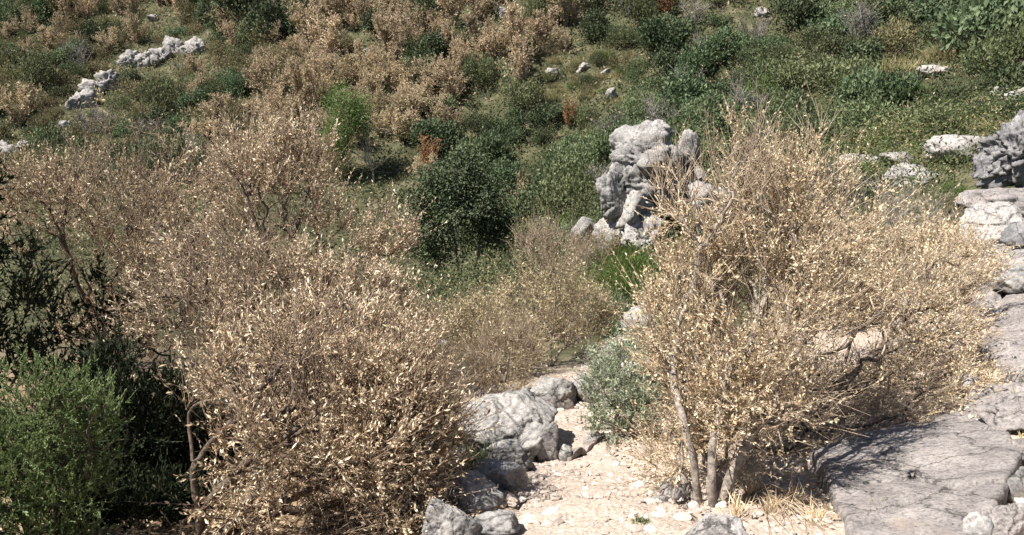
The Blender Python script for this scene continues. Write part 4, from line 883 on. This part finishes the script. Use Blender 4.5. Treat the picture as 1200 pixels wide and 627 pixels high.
# ------------------------------------------------------------------ low ground cover between them: one mass
M['cover'] = leaf_mat('low_herb', [(0.0, (0.03, 0.042, 0.018)), (0.5, (0.075, 0.095, 0.042)), (1.0, (0.16, 0.18, 0.085))], trans=0.25, rough=0.65, var=0)
def ground_cover():
    rs = np.random.RandomState(5); G = Geo()
    n = 22000; x = rs.uniform(-66, 50, n * 3); y = 11 + (rs.uniform(0, 1, n * 3) ** 1.3) * 75; z = height(x, y); P = np.stack([x, y, z], 1); uv, zc = project(P)
    k = (uv[:, 0] > -150) & (uv[:, 0] < 1350) & (uv[:, 1] > -80) & (uv[:, 1] < 420) & (path_dist(x, y) > 3) & ~((uv[:, 0] > 1085) & (y < 13))
    P = P[k][:n]; uv = uv[k][:n]
    x = rs.uniform(-8, 12, 40000); y = rs.uniform(10.5, 21, 40000); P2 = np.stack([x, y, height(x, y)], 1); uv2, _ = project(P2)
    k = (uv2[:, 0] > 440) & (uv2[:, 0] < 1220) & (uv2[:, 1] < 420) & (path_dist(x, y) > 3) & ~((uv2[:, 0] > 1085) & (y < 13)); P = np.vstack([P, P2[k][:7500]]); uv = np.vstack([uv, uv2[k][:7500]])
    wo = gauss(uv[:, 0], uv[:, 1], OLV); wt = gauss(uv[:, 0], uv[:, 1], TAN); wp = gauss(uv[:, 0], uv[:, 1], PALE); wf = gauss(uv[:, 0], uv[:, 1], FRESH)
    out = {}
    pr = np.stack([.8 + 0 * wo, .1 + wo, .03 + wp, .03 + wt * .5, .05 + wf], 1); pr = np.cumsum(pr / pr.sum(1, keepdims=True), 1); kind = (rs.uniform(size=(len(P), 1)) > pr).sum(1)
    for j in range(5):
        q = P[kind == j]; m = 8; c = np.repeat(q, m, 0); L = rs.uniform(.09, .19, len(c)) * np.clip(c[:, 1] / 30, .38, 1.15); d = nrm(rs.normal(size=c.shape) * .8 + np.array([0, 0, .6]))
        c = c + rs.normal(size=c.shape) * np.array([.22, .22, .0]); c[:, 2] = height(c[:, 0], c[:, 1]) + np.abs(rs.normal(size=len(c))) * .26 - .02
        tone = np.clip(rs.normal(.5, .2, len(c)) + np.repeat(rs.normal(0, .15, len(q)), m), 0, 1)
        V_, F_, t_ = leaf_geo(rs, c, d, L, L * (.5 if j not in (2, 4) else .3), tone, simple=True); G.add(V_, F_, t_, j)
    return G.mesh('ground_cover', [M['cover'], M['far_olive'], M['grass_pale'], M['far_tan'], M['grass_green']])
o = obj('ground_cover', ground_cover()); tag(o, 'low mixed scrub and herbs covering the far slope between the shrubs', 'ground cover', kind='stuff')

# ------------------------------------------------------------------ oak, young pine, palms
def tree_leafy(name, label, cat, px, py, d, blobs, seed, mat, nl, lsz, stems, bark, ntarget=350, lw=.6, rmax=.1, spread_n=.5, rtip=.006):
    rs = np.random.RandomState(seed); p = at(px, py, d); p[2] = float(height(p[0], p[1])); root = empty(name, p); tag(root, label, cat)
    T = blob_pts(rs, blobs, ntarget); T[:, 2] = np.maximum(T[:, 2], height(T[:, 0], T[:, 1]) + .1); pos, par, w, order, kids = grow([[p - np.array([0, 0, .15]), *s] for s in stems], T, .3); rad = np.minimum(rtip * w ** .45, rmax)
    tw = Geo(); nb = 0
    for c in chains(pos, par, w, order):
        r = np.array([rad[i] for i in c]); Q, rr = crook(rs, pos[c] - p, r, .06)
        if rad[c[1]] > .022 and nb < 12:
            V_, F_ = tube_geo(Q, rr, 8, .1, nb); obj('trunk' if par[c[0]] < 0 else 'limb', mesh('limb', V_, F_, M[bark], True), root); nb += 1
        else: V_, F_ = tube_geo(Q, rr, 4); tw.add(V_, F_)
    tag(obj('twigs', tw.mesh('twigs', [M[bark]], True), root), kind='stuff')
    Tg = T[fbm(T * 1.6, 2, seed) > -.18]; b = np.array(blobs); tips = Tg[rs.randint(0, len(Tg), nl)]; cen = b[np.argmin(np.linalg.norm((tips[:, None] - b[None, :, :3]) / b[None, :, 3:], axis=-1), 1), :3]
    P = tips + rs.normal(size=tips.shape) * np.array([.16, .16, .13]) * (lsz[1] / .09) ** .5; out = nrm(P - cen)
    D = nrm(out * .4 + rs.normal(size=P.shape) * .7 + np.array([0, 0, .1])); L = rs.uniform(*lsz, nl)
    tone = np.clip(rs.normal(.5, .2, nl), 0, 1); V_, F_, t_ = leaf_geo(rs, P - p, D, L, L * lw, tone, nrmv=nrm(out + np.array([0, 0, .6]) + rs.normal(size=P.shape) * spread_n), simple=True)
    G = Geo(); G.add(V_, F_, t_); tag(obj('crown', G.mesh('crown', [M[mat]]), root), kind='stuff')
    return root
d = 22.5
tree_leafy('oak_tree', 'dense dark green oak in the gully beyond the umbrella-shaped dry shrub', 'tree', 540, 345, d,
    blobd([(522, 215, d, 30, 26, .7), (552, 235, d, 34, 30, .8), (492, 245, d, 22, 30, .6), (528, 262, d - .5, 36, 26, .6), (578, 262, d + .2, 24, 28, .6), (545, 192, d + .2, 22, 14, .5), (505, 295, d - .3, 24, 22, .5), (575, 222, d + .3, 24, 22, .5), (500, 208, d, 18, 16, .4), (545, 290, d - .6, 22, 16, .3), (480, 275, d, 14, 20, .3)]), 601, 'dark_green', 15000, (.07, .12),
    [ptd([(537, 325, d - .4), (535, 300, d - .4), (530, 260, d - .2), (528, 225, d)]), ptd([(556, 320, d - .1), (562, 290, d), (565, 250, d)]), ptd([(520, 330, d - .2), (508, 300, d), (498, 260, d)])], 'bark_grey')
p_ = hit(436, 212); d = p_[1]
tree_leafy('young_pine', 'slim young pine with bright green top and grey bare lower branches', 'tree', 438, 210, d,
    blobd([(402, 118, d, 16, 16, .7), (410, 140, d, 20, 18, .8), (396, 162, d, 14, 18, .6), (428, 122, d, 12, 10, .4), (398, 188, d, 13, 12, .5)]), 602, 'pine', 8500, (.12, .24),
    [ptd([(436, 195, d), (430, 170, d), (422, 145, d), (408, 112, d)]), ptd([(436, 195, d), (428, 185, d), (412, 178, d), (402, 175, d)])], 'bark_pale', ntarget=110, lw=.16, spread_n=2, rtip=.009)
rs = np.random.RandomState(8); G = Geo(); root = [o for o in COL.objects if o.name == 'young_pine'][0]; b_ = np.array(root.location)
for k in range(26):
    s0 = at(*[(436, 200), (431, 175), (424, 150)][k % 3], d); e = at(436 + rs.uniform(-30, 32), rs.uniform(130, 205), d + rs.uniform(-.6, .6)); m_ = (s0 + e) / 2 + rs.normal(size=3) * .08
    V_, F_ = tube_geo(np.array([s0, m_, e]) - b_, [.018, .012, .006], 5); G.add(V_, F_)
obj('bare_branches', G.mesh('bare_branches', [M['bark_pale']], True), root)
def palm(label, px, py, w, nf, seed, mat='palm'):
    rs = np.random.RandomState(seed); p = hit(px, py); _, zz = project(p); R = w * float(zz) / FPX; root = empty('fan_palm', p - np.array([0, 0, .03])); tag(root, label, 'palm')
    for k in range(nf):
        a = 2 * math.pi * k / nf + rs.uniform(-.2, .2); el = rs.uniform(.25, 1.3); D = np.array([math.cos(a) * math.cos(el), math.sin(a) * math.cos(el), math.sin(el)]); st = D * R * rs.uniform(.45, .7)
        G = Geo(); V_, F_ = tube_geo(np.array([[0, 0, 0], st * .5, st]), [R * .02] * 3, 4); G.add(V_, F_)
        n = 14; S = nrm(np.cross(D, [0, 0, 1])); U = np.cross(S, D); f = np.linspace(-1.25, 1.25, n)
        Dl = nrm(D[None] * np.cos(f)[:, None] + S[None] * np.sin(f)[:, None] - np.array([0, 0, .15])); V_, F_, t_ = leaf_geo(rs, np.repeat(st[None], n, 0), Dl, R * .5 * np.cos(f * .5), R * .07, rs.uniform(0, 1, n), curl=.3, nrmv=np.repeat(U[None], n, 0)); G.add(V_, F_, t_)
        obj('frond', G.mesh('frond', [M[mat]]), root)
palm('spiky dark fan palm low on the far right slope', 1082, 116, 26, 16, 701)
palm('small bright fan palm near the left edge of the photo', 38, 200, 22, 13, 702, 'pine')
# ------------------------------------------------------------------ left corner: green juniper, evergreens with shade put into their colour
def juniper(name, label, base, blobs, seed, mat, nspray, stems, bark='bark', nlf=17, slen=(.04, .085), lsz=(.012, .022)):
    rs = np.random.RandomState(seed); p = np.asarray(base, float); root = empty(name, p); tag(root, label, 'juniper')
    T = blob_pts(rs, blobs, 420); T[:, 2] = np.maximum(T[:, 2], height(T[:, 0], T[:, 1]) + .05)
    pos, par, w, order, kids = grow([[p - np.array([0, 0, .1]), *s] for s in stems], T, .3); rad = np.minimum(.003 * w ** .45, .045); tw = Geo(); nb = 0
    for c in chains(pos, par, w, order):
        r = np.array([rad[i] for i in c]); Q, rr = crook(rs, pos[c] - p, r, .06)
        if rad[c[1]] > .009 and nb < 14: V_, F_ = tube_geo(Q, rr, 8, .1, nb); obj('trunk' if par[c[0]] < 0 else 'branch', mesh('branch', V_, F_, M[bark], True), root); nb += 1
        else: V_, F_ = tube_geo(Q, rr, 4); tw.add(V_, F_)
    tag(obj('twigs', tw.mesh('twigs', [M[bark]], True), root), kind='stuff')
    # feathery sprays in clumps round the branch ends
    k = rs.randint(0, len(T), nspray); b = np.array(blobs); cen = b[np.argmin(np.linalg.norm((T[k][:, None] - b[None, :, :3]) / b[None, :, 3:], axis=-1), 1), :3]
    P0 = T[k] + rs.normal(size=(nspray, 3)) * .05; D = nrm(nrm(P0 - cen) * .7 + rs.normal(size=P0.shape) * .45 + np.array([0, 0, .75])); L = rs.uniform(*slen, nspray)
    q = np.repeat(np.arange(nspray), nlf); t = rs.uniform(0, 1, (len(q), 1)); P = P0[q] + D[q] * L[q][:, None] * t
    side = nrm(rs.normal(size=P.shape)); Dl = nrm(D[q] * .9 + side * .75 * (1.1 - t)); Ll = rs.uniform(*lsz, len(q)) * (1.25 - .6 * t[:, 0])
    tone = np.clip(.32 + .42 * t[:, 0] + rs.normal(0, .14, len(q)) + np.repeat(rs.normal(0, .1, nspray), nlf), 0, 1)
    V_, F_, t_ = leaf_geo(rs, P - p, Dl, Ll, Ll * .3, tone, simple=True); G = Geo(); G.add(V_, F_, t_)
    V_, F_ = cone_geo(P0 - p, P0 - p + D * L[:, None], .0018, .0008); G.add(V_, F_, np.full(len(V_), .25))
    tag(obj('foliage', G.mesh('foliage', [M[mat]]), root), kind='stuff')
    return root
def gpt(px, py, d):
    p = at(px, py, d); p[2] = float(height(p[0], p[1])); return p
d = 3.15
juniper('juniper', 'bright green feathery juniper in the lower left corner', gpt(60, 690, d),
    blobd([(45, 480, d, 42, 50, .2), (20, 550, d - .05, 55, 65, .22), (95, 490, d + .1, 30, 50, .17), (75, 575, d, 50, 55, .22), (-50, 530, d, 60, 90, .3), (40, 630, d - .1, 70, 50, .25), (122, 520, d + .1, 18, 40, .12)]), 801, 'juniper', 4200,
    [ptd([(70, 640, d), (62, 560, d), (58, 470, d)]), ptd([(70, 640, d), (100, 560, d), (112, 480, d)]), ptd([(40, 640, d), (10, 560, d)])])
d = 4.1  # near-black foliage added where the corner lies in shade
juniper('shade_tinted_juniper', 'juniper darkened to stand for shade between the bright green one and the dead shrub', gpt(165, 640, d),
    blobd([(150, 520, d, 55, 85, .35), (195, 500, d + .2, 40, 60, .3), (185, 590, d, 50, 50, .3), (120, 450, d + .2, 40, 45, .3), (110, 600, d, 60, 60, .3), (200, 640, d - .4, 60, 40, .25), (235, 540, d + .5, 40, 60, .3), (245, 600, d + .3, 45, 45, .3), (150, 650, d - .5, 70, 40, .25)]), 802, 'shade_green', 3800,
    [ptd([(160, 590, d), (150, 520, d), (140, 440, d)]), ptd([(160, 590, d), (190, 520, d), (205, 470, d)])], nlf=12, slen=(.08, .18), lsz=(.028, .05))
d = 5.0  # its shaded side is imitated by the near-black needle colour
juniper('shade_tinted_juniper', 'tall juniper coloured nearly black as deep shade, cut by the left edge of the photo', gpt(-20, 560, d),
    blobd([(5, 300, d, 50, 65, .4), (15, 380, d, 60, 60, .45), (-40, 400, d, 70, 120, .5), (40, 430, d, 55, 50, .4), (-40, 270, d, 40, 60, .3), (70, 480, d, 60, 60, .4), (-160, 250, d, 120, 150, .9), (-260, 120, d, 130, 160, 1.0), (-200, 350, d, 120, 130, .9), (-330, -20, d, 110, 120, .8), (100, 400, d + .6, 60, 70, .4), (160, 470, d + .3, 50, 50, .35)]), 803, 'shade_green', 4800,
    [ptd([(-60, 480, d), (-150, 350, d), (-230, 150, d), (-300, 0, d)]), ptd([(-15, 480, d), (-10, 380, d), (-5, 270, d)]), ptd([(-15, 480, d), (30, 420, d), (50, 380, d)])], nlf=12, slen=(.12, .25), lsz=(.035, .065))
# further left dead shrubs that close the thicket
p = gpt(290, 520, 4.9); dL = p[1]
woody_plant('dry_shrub', 'dead tan shrub filling the thicket behind the nearest tangled one', 'shrub', p,
    [[p - np.array([0, 0, .06]), *ptd([(285, 470, dL), (270, 420, dL), (240, 380, dL + .1), (215, 350, dL + .1)])], [at(285, 470, dL), *ptd([(320, 430, dL), (360, 400, dL + .1), (400, 380, dL + .2)])],
     [at(270, 420, dL), *ptd([(290, 370, dL), (300, 330, dL)])]],
    blobd([(300, 400, dL, 90, 55, .5), (230, 380, dL + .1, 70, 50, .4), (300, 320, dL + .5, 80, 40, .4), (420, 350, dL + .8, 60, 40, .4), (200, 320, dL + .5, 60, 45, .4), (380, 400, dL + .2, 90, 50, .4), (330, 350, dL + .3, 80, 40, .4), (170, 400, dL + .1, 60, 50, .35), (460, 430, dL + .4, 60, 50, .4)]),
    315, 'dry_pink', ntarget=1250, simple=True, twigs=5, nleaf=8.5, bark='bark', twig='twig', nparts=30, rmax=.03, rtip=.0028, lsize=(.017, .034), lw=.32, upw=.5, curl=.8)
p = gpt(520, 590, 3.75); dL = p[1]
woody_plant('dry_shrub', 'small dead twiggy shrub left of the shaded rock, leaning towards the path', 'shrub', p,
    [[p - np.array([0, 0, .06]), *ptd([(505, 550, dL), (495, 500, dL), (490, 455, dL)])], [at(505, 550, dL), *ptd([(460, 560, dL)])]],
    blobd([(480, 550, dL, 50, 50, .25), (500, 475, dL - .05, 40, 40, .3), (485, 520, dL - .1, 45, 40, .28), (470, 440, dL, 40, 30, .25), (455, 545, 3.4, 50, 55, .25), (440, 470, 3.6, 50, 45, .3), (520, 468, 4.25, 32, 34, .28), (478, 600, 3.25, 40, 40, .2), (450, 600, dL - .1, 60, 35, .2), (500, 500, dL + .3, 35, 40, .2), (505, 530, dL, 30, 50, .15)]),
    316, 'dry_pink', ntarget=900, simple=True, twigs=5.5, nleaf=9, gate=-.6, bark='bark', twig='twig', nparts=8, rmax=.014, lsize=(.015, .03), lw=.34, curl=.8)

# ------------------------------------------------------------------ fallen branch, bushes and grass beside the path
lp = np.array([gpt(478, 545, 4.6) + [0, 0, .06], at(512, 524, 4.75), at(545, 506, 4.85), at(566, 488, 5.0), at(592, 472, 5.2)])
lp[0, 2] = height(lp[0, 0], lp[0, 1]) + .03
t = np.linspace(0, 4, 22); Q = np.stack([np.interp(t, np.arange(5), lp[:, k]) for k in range(3)], 1); Q = Q + R0.normal(size=Q.shape) * .006
lg = empty('fallen_branch', tuple(lp[0])); tag(lg, 'thick dead branch lying against the rounded boulder', 'branch')
V_, F_ = tube_geo(Q - lp[0], np.linspace(.036, .018, 22), 9, .12, 4); obj('stem', mesh('stem', V_, F_, M['bark_grey'], True), lg)
for e in [(540, 470, 5.0), (556, 462, 5.1), (520, 500, 4.7)]:
    k = R0.randint(6, 16); a = Q[k] - lp[0]; b = at(*e) - lp[0]; V_, F_ = tube_geo(np.array([a, (a + b) / 2 + R0.normal(size=3) * .02, b]), [.012, .008, .003], 6); obj('side_branch', mesh('side_branch', V_, F_, M['twig_pale'], True), lg)
def soft_bush(name, label, px, py, blobs, seed, mat, n, lsz, lw=.4, twig='twig_grey', cat='bush', ntarget=260, upw=.6):
    p = on_ground(px, py); d = p[1]
    return woody_plant(name, label, cat, p, [[p - np.array([0, 0, .04]), at(px, py - 25, d + .1)]], blobs(d), seed, mat, clump=0.01, ntarget=ntarget, twigs=n[0], nleaf=n[1], bark='twig', twig=twig, nparts=4, rmax=.012, lsize=lsz, lw=lw, upw=upw, tlen=(.08, .18))
soft_bush('silver_bush', 'soft silver-green bush right of the path at the foot of the dead shrub', 722, 508, lambda d: blobd([(726, 465, d + .1, 44, 36, .3), (745, 475, d - .05, 28, 28, .2), (722, 430, d + .5, 30, 25, .3), (745, 440, d + .5, 30, 40, .3), (712, 490, d, 28, 18, .2), (750, 415, d + .8, 22, 20, .2)]), 821, 'silver_green', (5, 9), (.016, .032), .36, ntarget=340)
soft_bush('green_herb', 'small green herb on the right edge of the silver-green bush', 770, 462, lambda d: blobd([(768, 450, d, 16, 14, .15)]), 822, 'grass_green', (4, 6), (.02, .04), .4, ntarget=50)
soft_bush('leafy_sprig', 'dark green leafy sprig inside the wide low dead shrub', 985, 375, lambda d: blobd([(980, 355, d - .7, 28, 10, .15), (1000, 348, d - .7, 14, 8, .1)]), 823, 'far_green', (3, 6), (.025, .045), .5, ntarget=60)
soft_bush('leafy_sprig', 'green leafy sprig in the gap of the right shrub below the crag', 795, 250, lambda d: blobd([(795, 232, d, 10, 14, .2)]), 824, 'grass_green', (3, 6), (.05, .09), .5, ntarget=40)
def tuft(label, px, py, hgt, seed, mat, n=240, name='grass_tuft', r=.1, w=.006):
    p = on_ground(px, py); o = obj(name, tuft_proto(seed, mat, n, (hgt * .5, hgt), w, .55, r), None, tuple(p)); return tag(o, label, 'grass')
tuft('dark green grass tuft in the shade below the boulder', 566, 556, .22, 830, 'far_green', 420, r=.16)
tuft('second green grass tuft left of the shaded one', 546, 548, .2, 831, 'far_green', 260, r=.13)
for k, (px, py, h_, m_) in enumerate([(712, 310, .5, 'grass_green'), (735, 318, .6, 'grass_green'), (728, 340, .5, 'grass_green'), (745, 350, .5, 'grass_green'), (718, 362, .4, 'silver_green'), (742, 330, .6, 'grass_green'), (760, 345, .4, 'grass_green')]):
    tuft('%s from the top of the green grass clumps below the crag' % ['first', 'second', 'fourth', 'sixth', 'seventh', 'third', 'fifth'][k], px, py, h_, 840 + k, m_, 900, 'grass_clump', .35, .007)
tuft('small pale grass tuft growing on the big slab', 1058, 605, .1, 850, 'grass_pale', 160, r=.1, w=.005)
tuft('wispy straw tuft at the edge of the big slab under the dark branch', 1072, 556, .14, 851, 'grass_pale', 320, r=.04, w=.005)
tuft('tiny green tuft in the pale gravel near the bottom edge', 752, 612, .06, 852, 'grass_green', 90, r=.025, w=.005)
for k, (px, py) in enumerate([(905, 600), (930, 588), (880, 575), (955, 612), (865, 605)]):
    tuft('%s of the limp straw wisps on the bank between grey trunk and big slab' % ['middle', 'upper right', 'upper left', 'lower right', 'lower left'][k], px, py, .16, 860 + k, 'dry_yellow', 60, 'straw_wisp', .04, .004)
rs = np.random.RandomState(77); G = Geo()
for k in range(26):                                # dead shoots trailing on the bank
    a = on_ground(rs.uniform(880, 935), rs.uniform(570, 590)); b = on_ground(rs.uniform(900, 985), rs.uniform(600, 650)); m_ = (a + b) / 2 + np.array([rs.normal() * .05, 0, .06])
    tt_ = np.linspace(0, 1, 7)[:, None]; Q = (1 - tt_) ** 2 * a + 2 * tt_ * (1 - tt_) * m_ + tt_ ** 2 * b; Q[:, 2] += .012; V_, F_ = tube_geo(Q - b1, np.linspace(.0035, .0012, 7), 4); G.add(V_, F_)
o = obj('trailing_shoots', G.mesh('trailing_shoots', [M['twig_pale']], True), None, tuple(b1)); tag(o, 'tangle of pale dead shoots trailing down the bank left of the big slab', 'twigs', kind='stuff')

# ------------------------------------------------------------------ stones, gravel, leaf litter
rs = np.random.RandomState(31)
stones = [mesh('stone', *rock_geo(900 + k, (.5, .42, .3), planes=9, cut=(.6, .95), rough=.05, sub=3, crack=0), M['pebble'], False, tone=np.full(len(ico(3)[0]), .35 + .07 * (k % 8))) for k in range(10)]
for me in stones: me.materials[0] = M['pebble']
def on_path_rand(n, boxes):
    o = []; b = np.array(boxes, float); wts = b[:, 4] / b[:, 4].sum()
    for k in rs.choice(len(b), n, p=wts): o.append((rs.uniform(b[k, 0], b[k, 2]), rs.uniform(b[k, 1], b[k, 3])))
    return o
for px, py in on_path_rand(150, [(560, 520, 660, 627, 3), (640, 470, 715, 520, 1.2), (690, 560, 860, 627, 2), (1150, 450, 1200, 627, 1), (700, 500, 760, 560, .7), (870, 545, 960, 627, .8), (700, 395, 770, 430, .6)]):
    p = on_ground(px, py); s = float(np.clip(rs.lognormal(-2.85, .4), .035, .13)) * (1 if p[1] < 7 else 1.8)
    o = obj('loose_stone', stones[rs.randint(10)], None, (p[0], p[1], p[2] + s * .08), rs.uniform(0, 6.28), (s, s * rs.uniform(.7, 1.1), s * rs.uniform(.6, 1)))
    reg = 'on the shaded gravel left of the path' if px < 640 else 'in the upper path bend' if py < 520 and px < 720 and py > 440 else 'among the rocks at the right edge' if px > 1100 else 'on the bank beside the big slab' if px > 865 else 'at the lower end of the path' if py < 440 else 'on the pale sunlit path'
    tag(o, 'small loose angular stone lying ' + reg, 'stone', 'loose stones ' + reg)
def gravel(n, seed):
    rs = np.random.RandomState(seed); D, F = ico(1); G = Geo()
    x = rs.uniform(-1.0, 3.2, n * 4); y = 2.0 + rs.uniform(0, 1, n * 4) ** 1.2 * 8.5; pdn = path_dist(x, y); uvp, _ = project(np.stack([x, y, height(x, y)], 1))
    w = np.clip(1.5 - pdn * .6, 0.05, 1) * smooth(.8, 1.4, x * 0 + 1.5); w = np.where((uvp[:, 0] > 540) & (uvp[:, 0] < 660) & (uvp[:, 1] > 520), 1, w); w = np.where((uvp[:, 0] > 690) & (uvp[:, 0] < 980) & (uvp[:, 1] > 555), np.maximum(w, .7), w); w = np.where(uvp[:, 0] > 1130, np.maximum(w, .35), w)
    k = np.where(rs.uniform(size=len(x)) < w)[0][:n]; x, y = x[k], y[k]; m = len(k); s = np.clip(rs.lognormal(-4.75, .6, m), .004, .04)
    S = s[:, None] * rs.uniform(.6, 1.2, (m, 3)) * np.array([1, 1, .6]); V = D[None] * (1 + rs.normal(size=(m, len(D), 1)) * .16) * S[:, None]; a = rs.uniform(0, 6.28, m); c_, s_ = np.cos(a)[:, None], np.sin(a)[:, None]
    V = np.stack([V[..., 0] * c_ - V[..., 1] * s_, V[..., 0] * s_ + V[..., 1] * c_, V[..., 2]], -1) + np.stack([x, y, height(x, y) + s * .12 + .003], 1)[:, None]
    Fa = (F[None] + (np.arange(m) * len(D))[:, None, None]).reshape(-1, 3); G.add(V.reshape(-1, 3), Fa, np.repeat(np.clip(rs.normal(.6, .2, m), 0, 1), len(D)))
    return G.mesh('gravel', [M['pebble']])
tag(obj('gravel', gravel(5500, 3)), 'fine pale gravel strewn over the path and bank', 'gravel', kind='stuff')
def litter_mesh(n, seed):
    rs = np.random.RandomState(seed); x = np.concatenate([rs.uniform(-3.6, .1, n), rs.normal(1.9, .8, n // 2)]); y = np.concatenate([rs.uniform(2.2, 8, n), rs.normal(4.4, .7, n // 2)])
    k = path_dist(x, y) > .95; x, y = x[k], y[k]; P = np.stack([x, y, height(x, y) + .006 + np.abs(rs.normal(size=len(x))) * .012], 1); D = nrm(rs.normal(size=P.shape) * np.array([1, 1, .35])); L = rs.uniform(.02, .045, len(P))
    V_, F_, t_ = leaf_geo(rs, P, D, L, L * .4, np.clip(rs.normal(.45, .22, len(P)), 0, 1), .6, nrmv=nrm(rs.normal(size=P.shape) * .5 + np.array([0, 0, 1]))); G = Geo(); G.add(V_, F_, t_); return G.mesh('leaf_litter', [M['dry_pink']])
tag(obj('leaf_litter', litter_mesh(12000, 4)), 'fallen dry leaves and litter under the dead shrubs', 'leaf litter', kind='stuff')

# dry grass and herbs on the bank that goes on to the right of the rocks
def bank_grass():
    rs = np.random.RandomState(12); x = rs.uniform(2.6, 13, 26000); y = rs.uniform(1.5, 15, 26000); P = np.stack([x, y, height(x, y)], 1); uv, _ = project(P)
    k = (uv[:, 0] > 1206) & (fbm(P * np.array([.9, .9, 0]), 2, 61) > -.3); q = P[k][:5200]; G = Geo()
    for j, (w_, m) in enumerate([(.16, 5), (.5, 5)]):
        c = np.repeat(q[j::2], m, 0) + rs.normal(size=(len(q[j::2]) * m, 3)) * np.array([.07, .07, 0]); c[:, 2] = height(c[:, 0], c[:, 1]) - .01
        L = rs.uniform(.08, .22, len(c)) * (1 if j == 0 else .5); V_, F_, t_ = leaf_geo(rs, c, nrm(rs.normal(size=c.shape) * .45 + np.array([0, 0, 1])), L, L * w_, np.clip(rs.normal(.5, .2, len(c)), 0, 1), simple=True); G.add(V_, F_, t_, j)
    return G.mesh('bank_grass', [M['grass_pale'], M['cover']])
tag(obj('bank_grass', bank_grass()), 'dry grass and herbs on the bank beyond the right edge rocks', 'grass', kind='stuff')
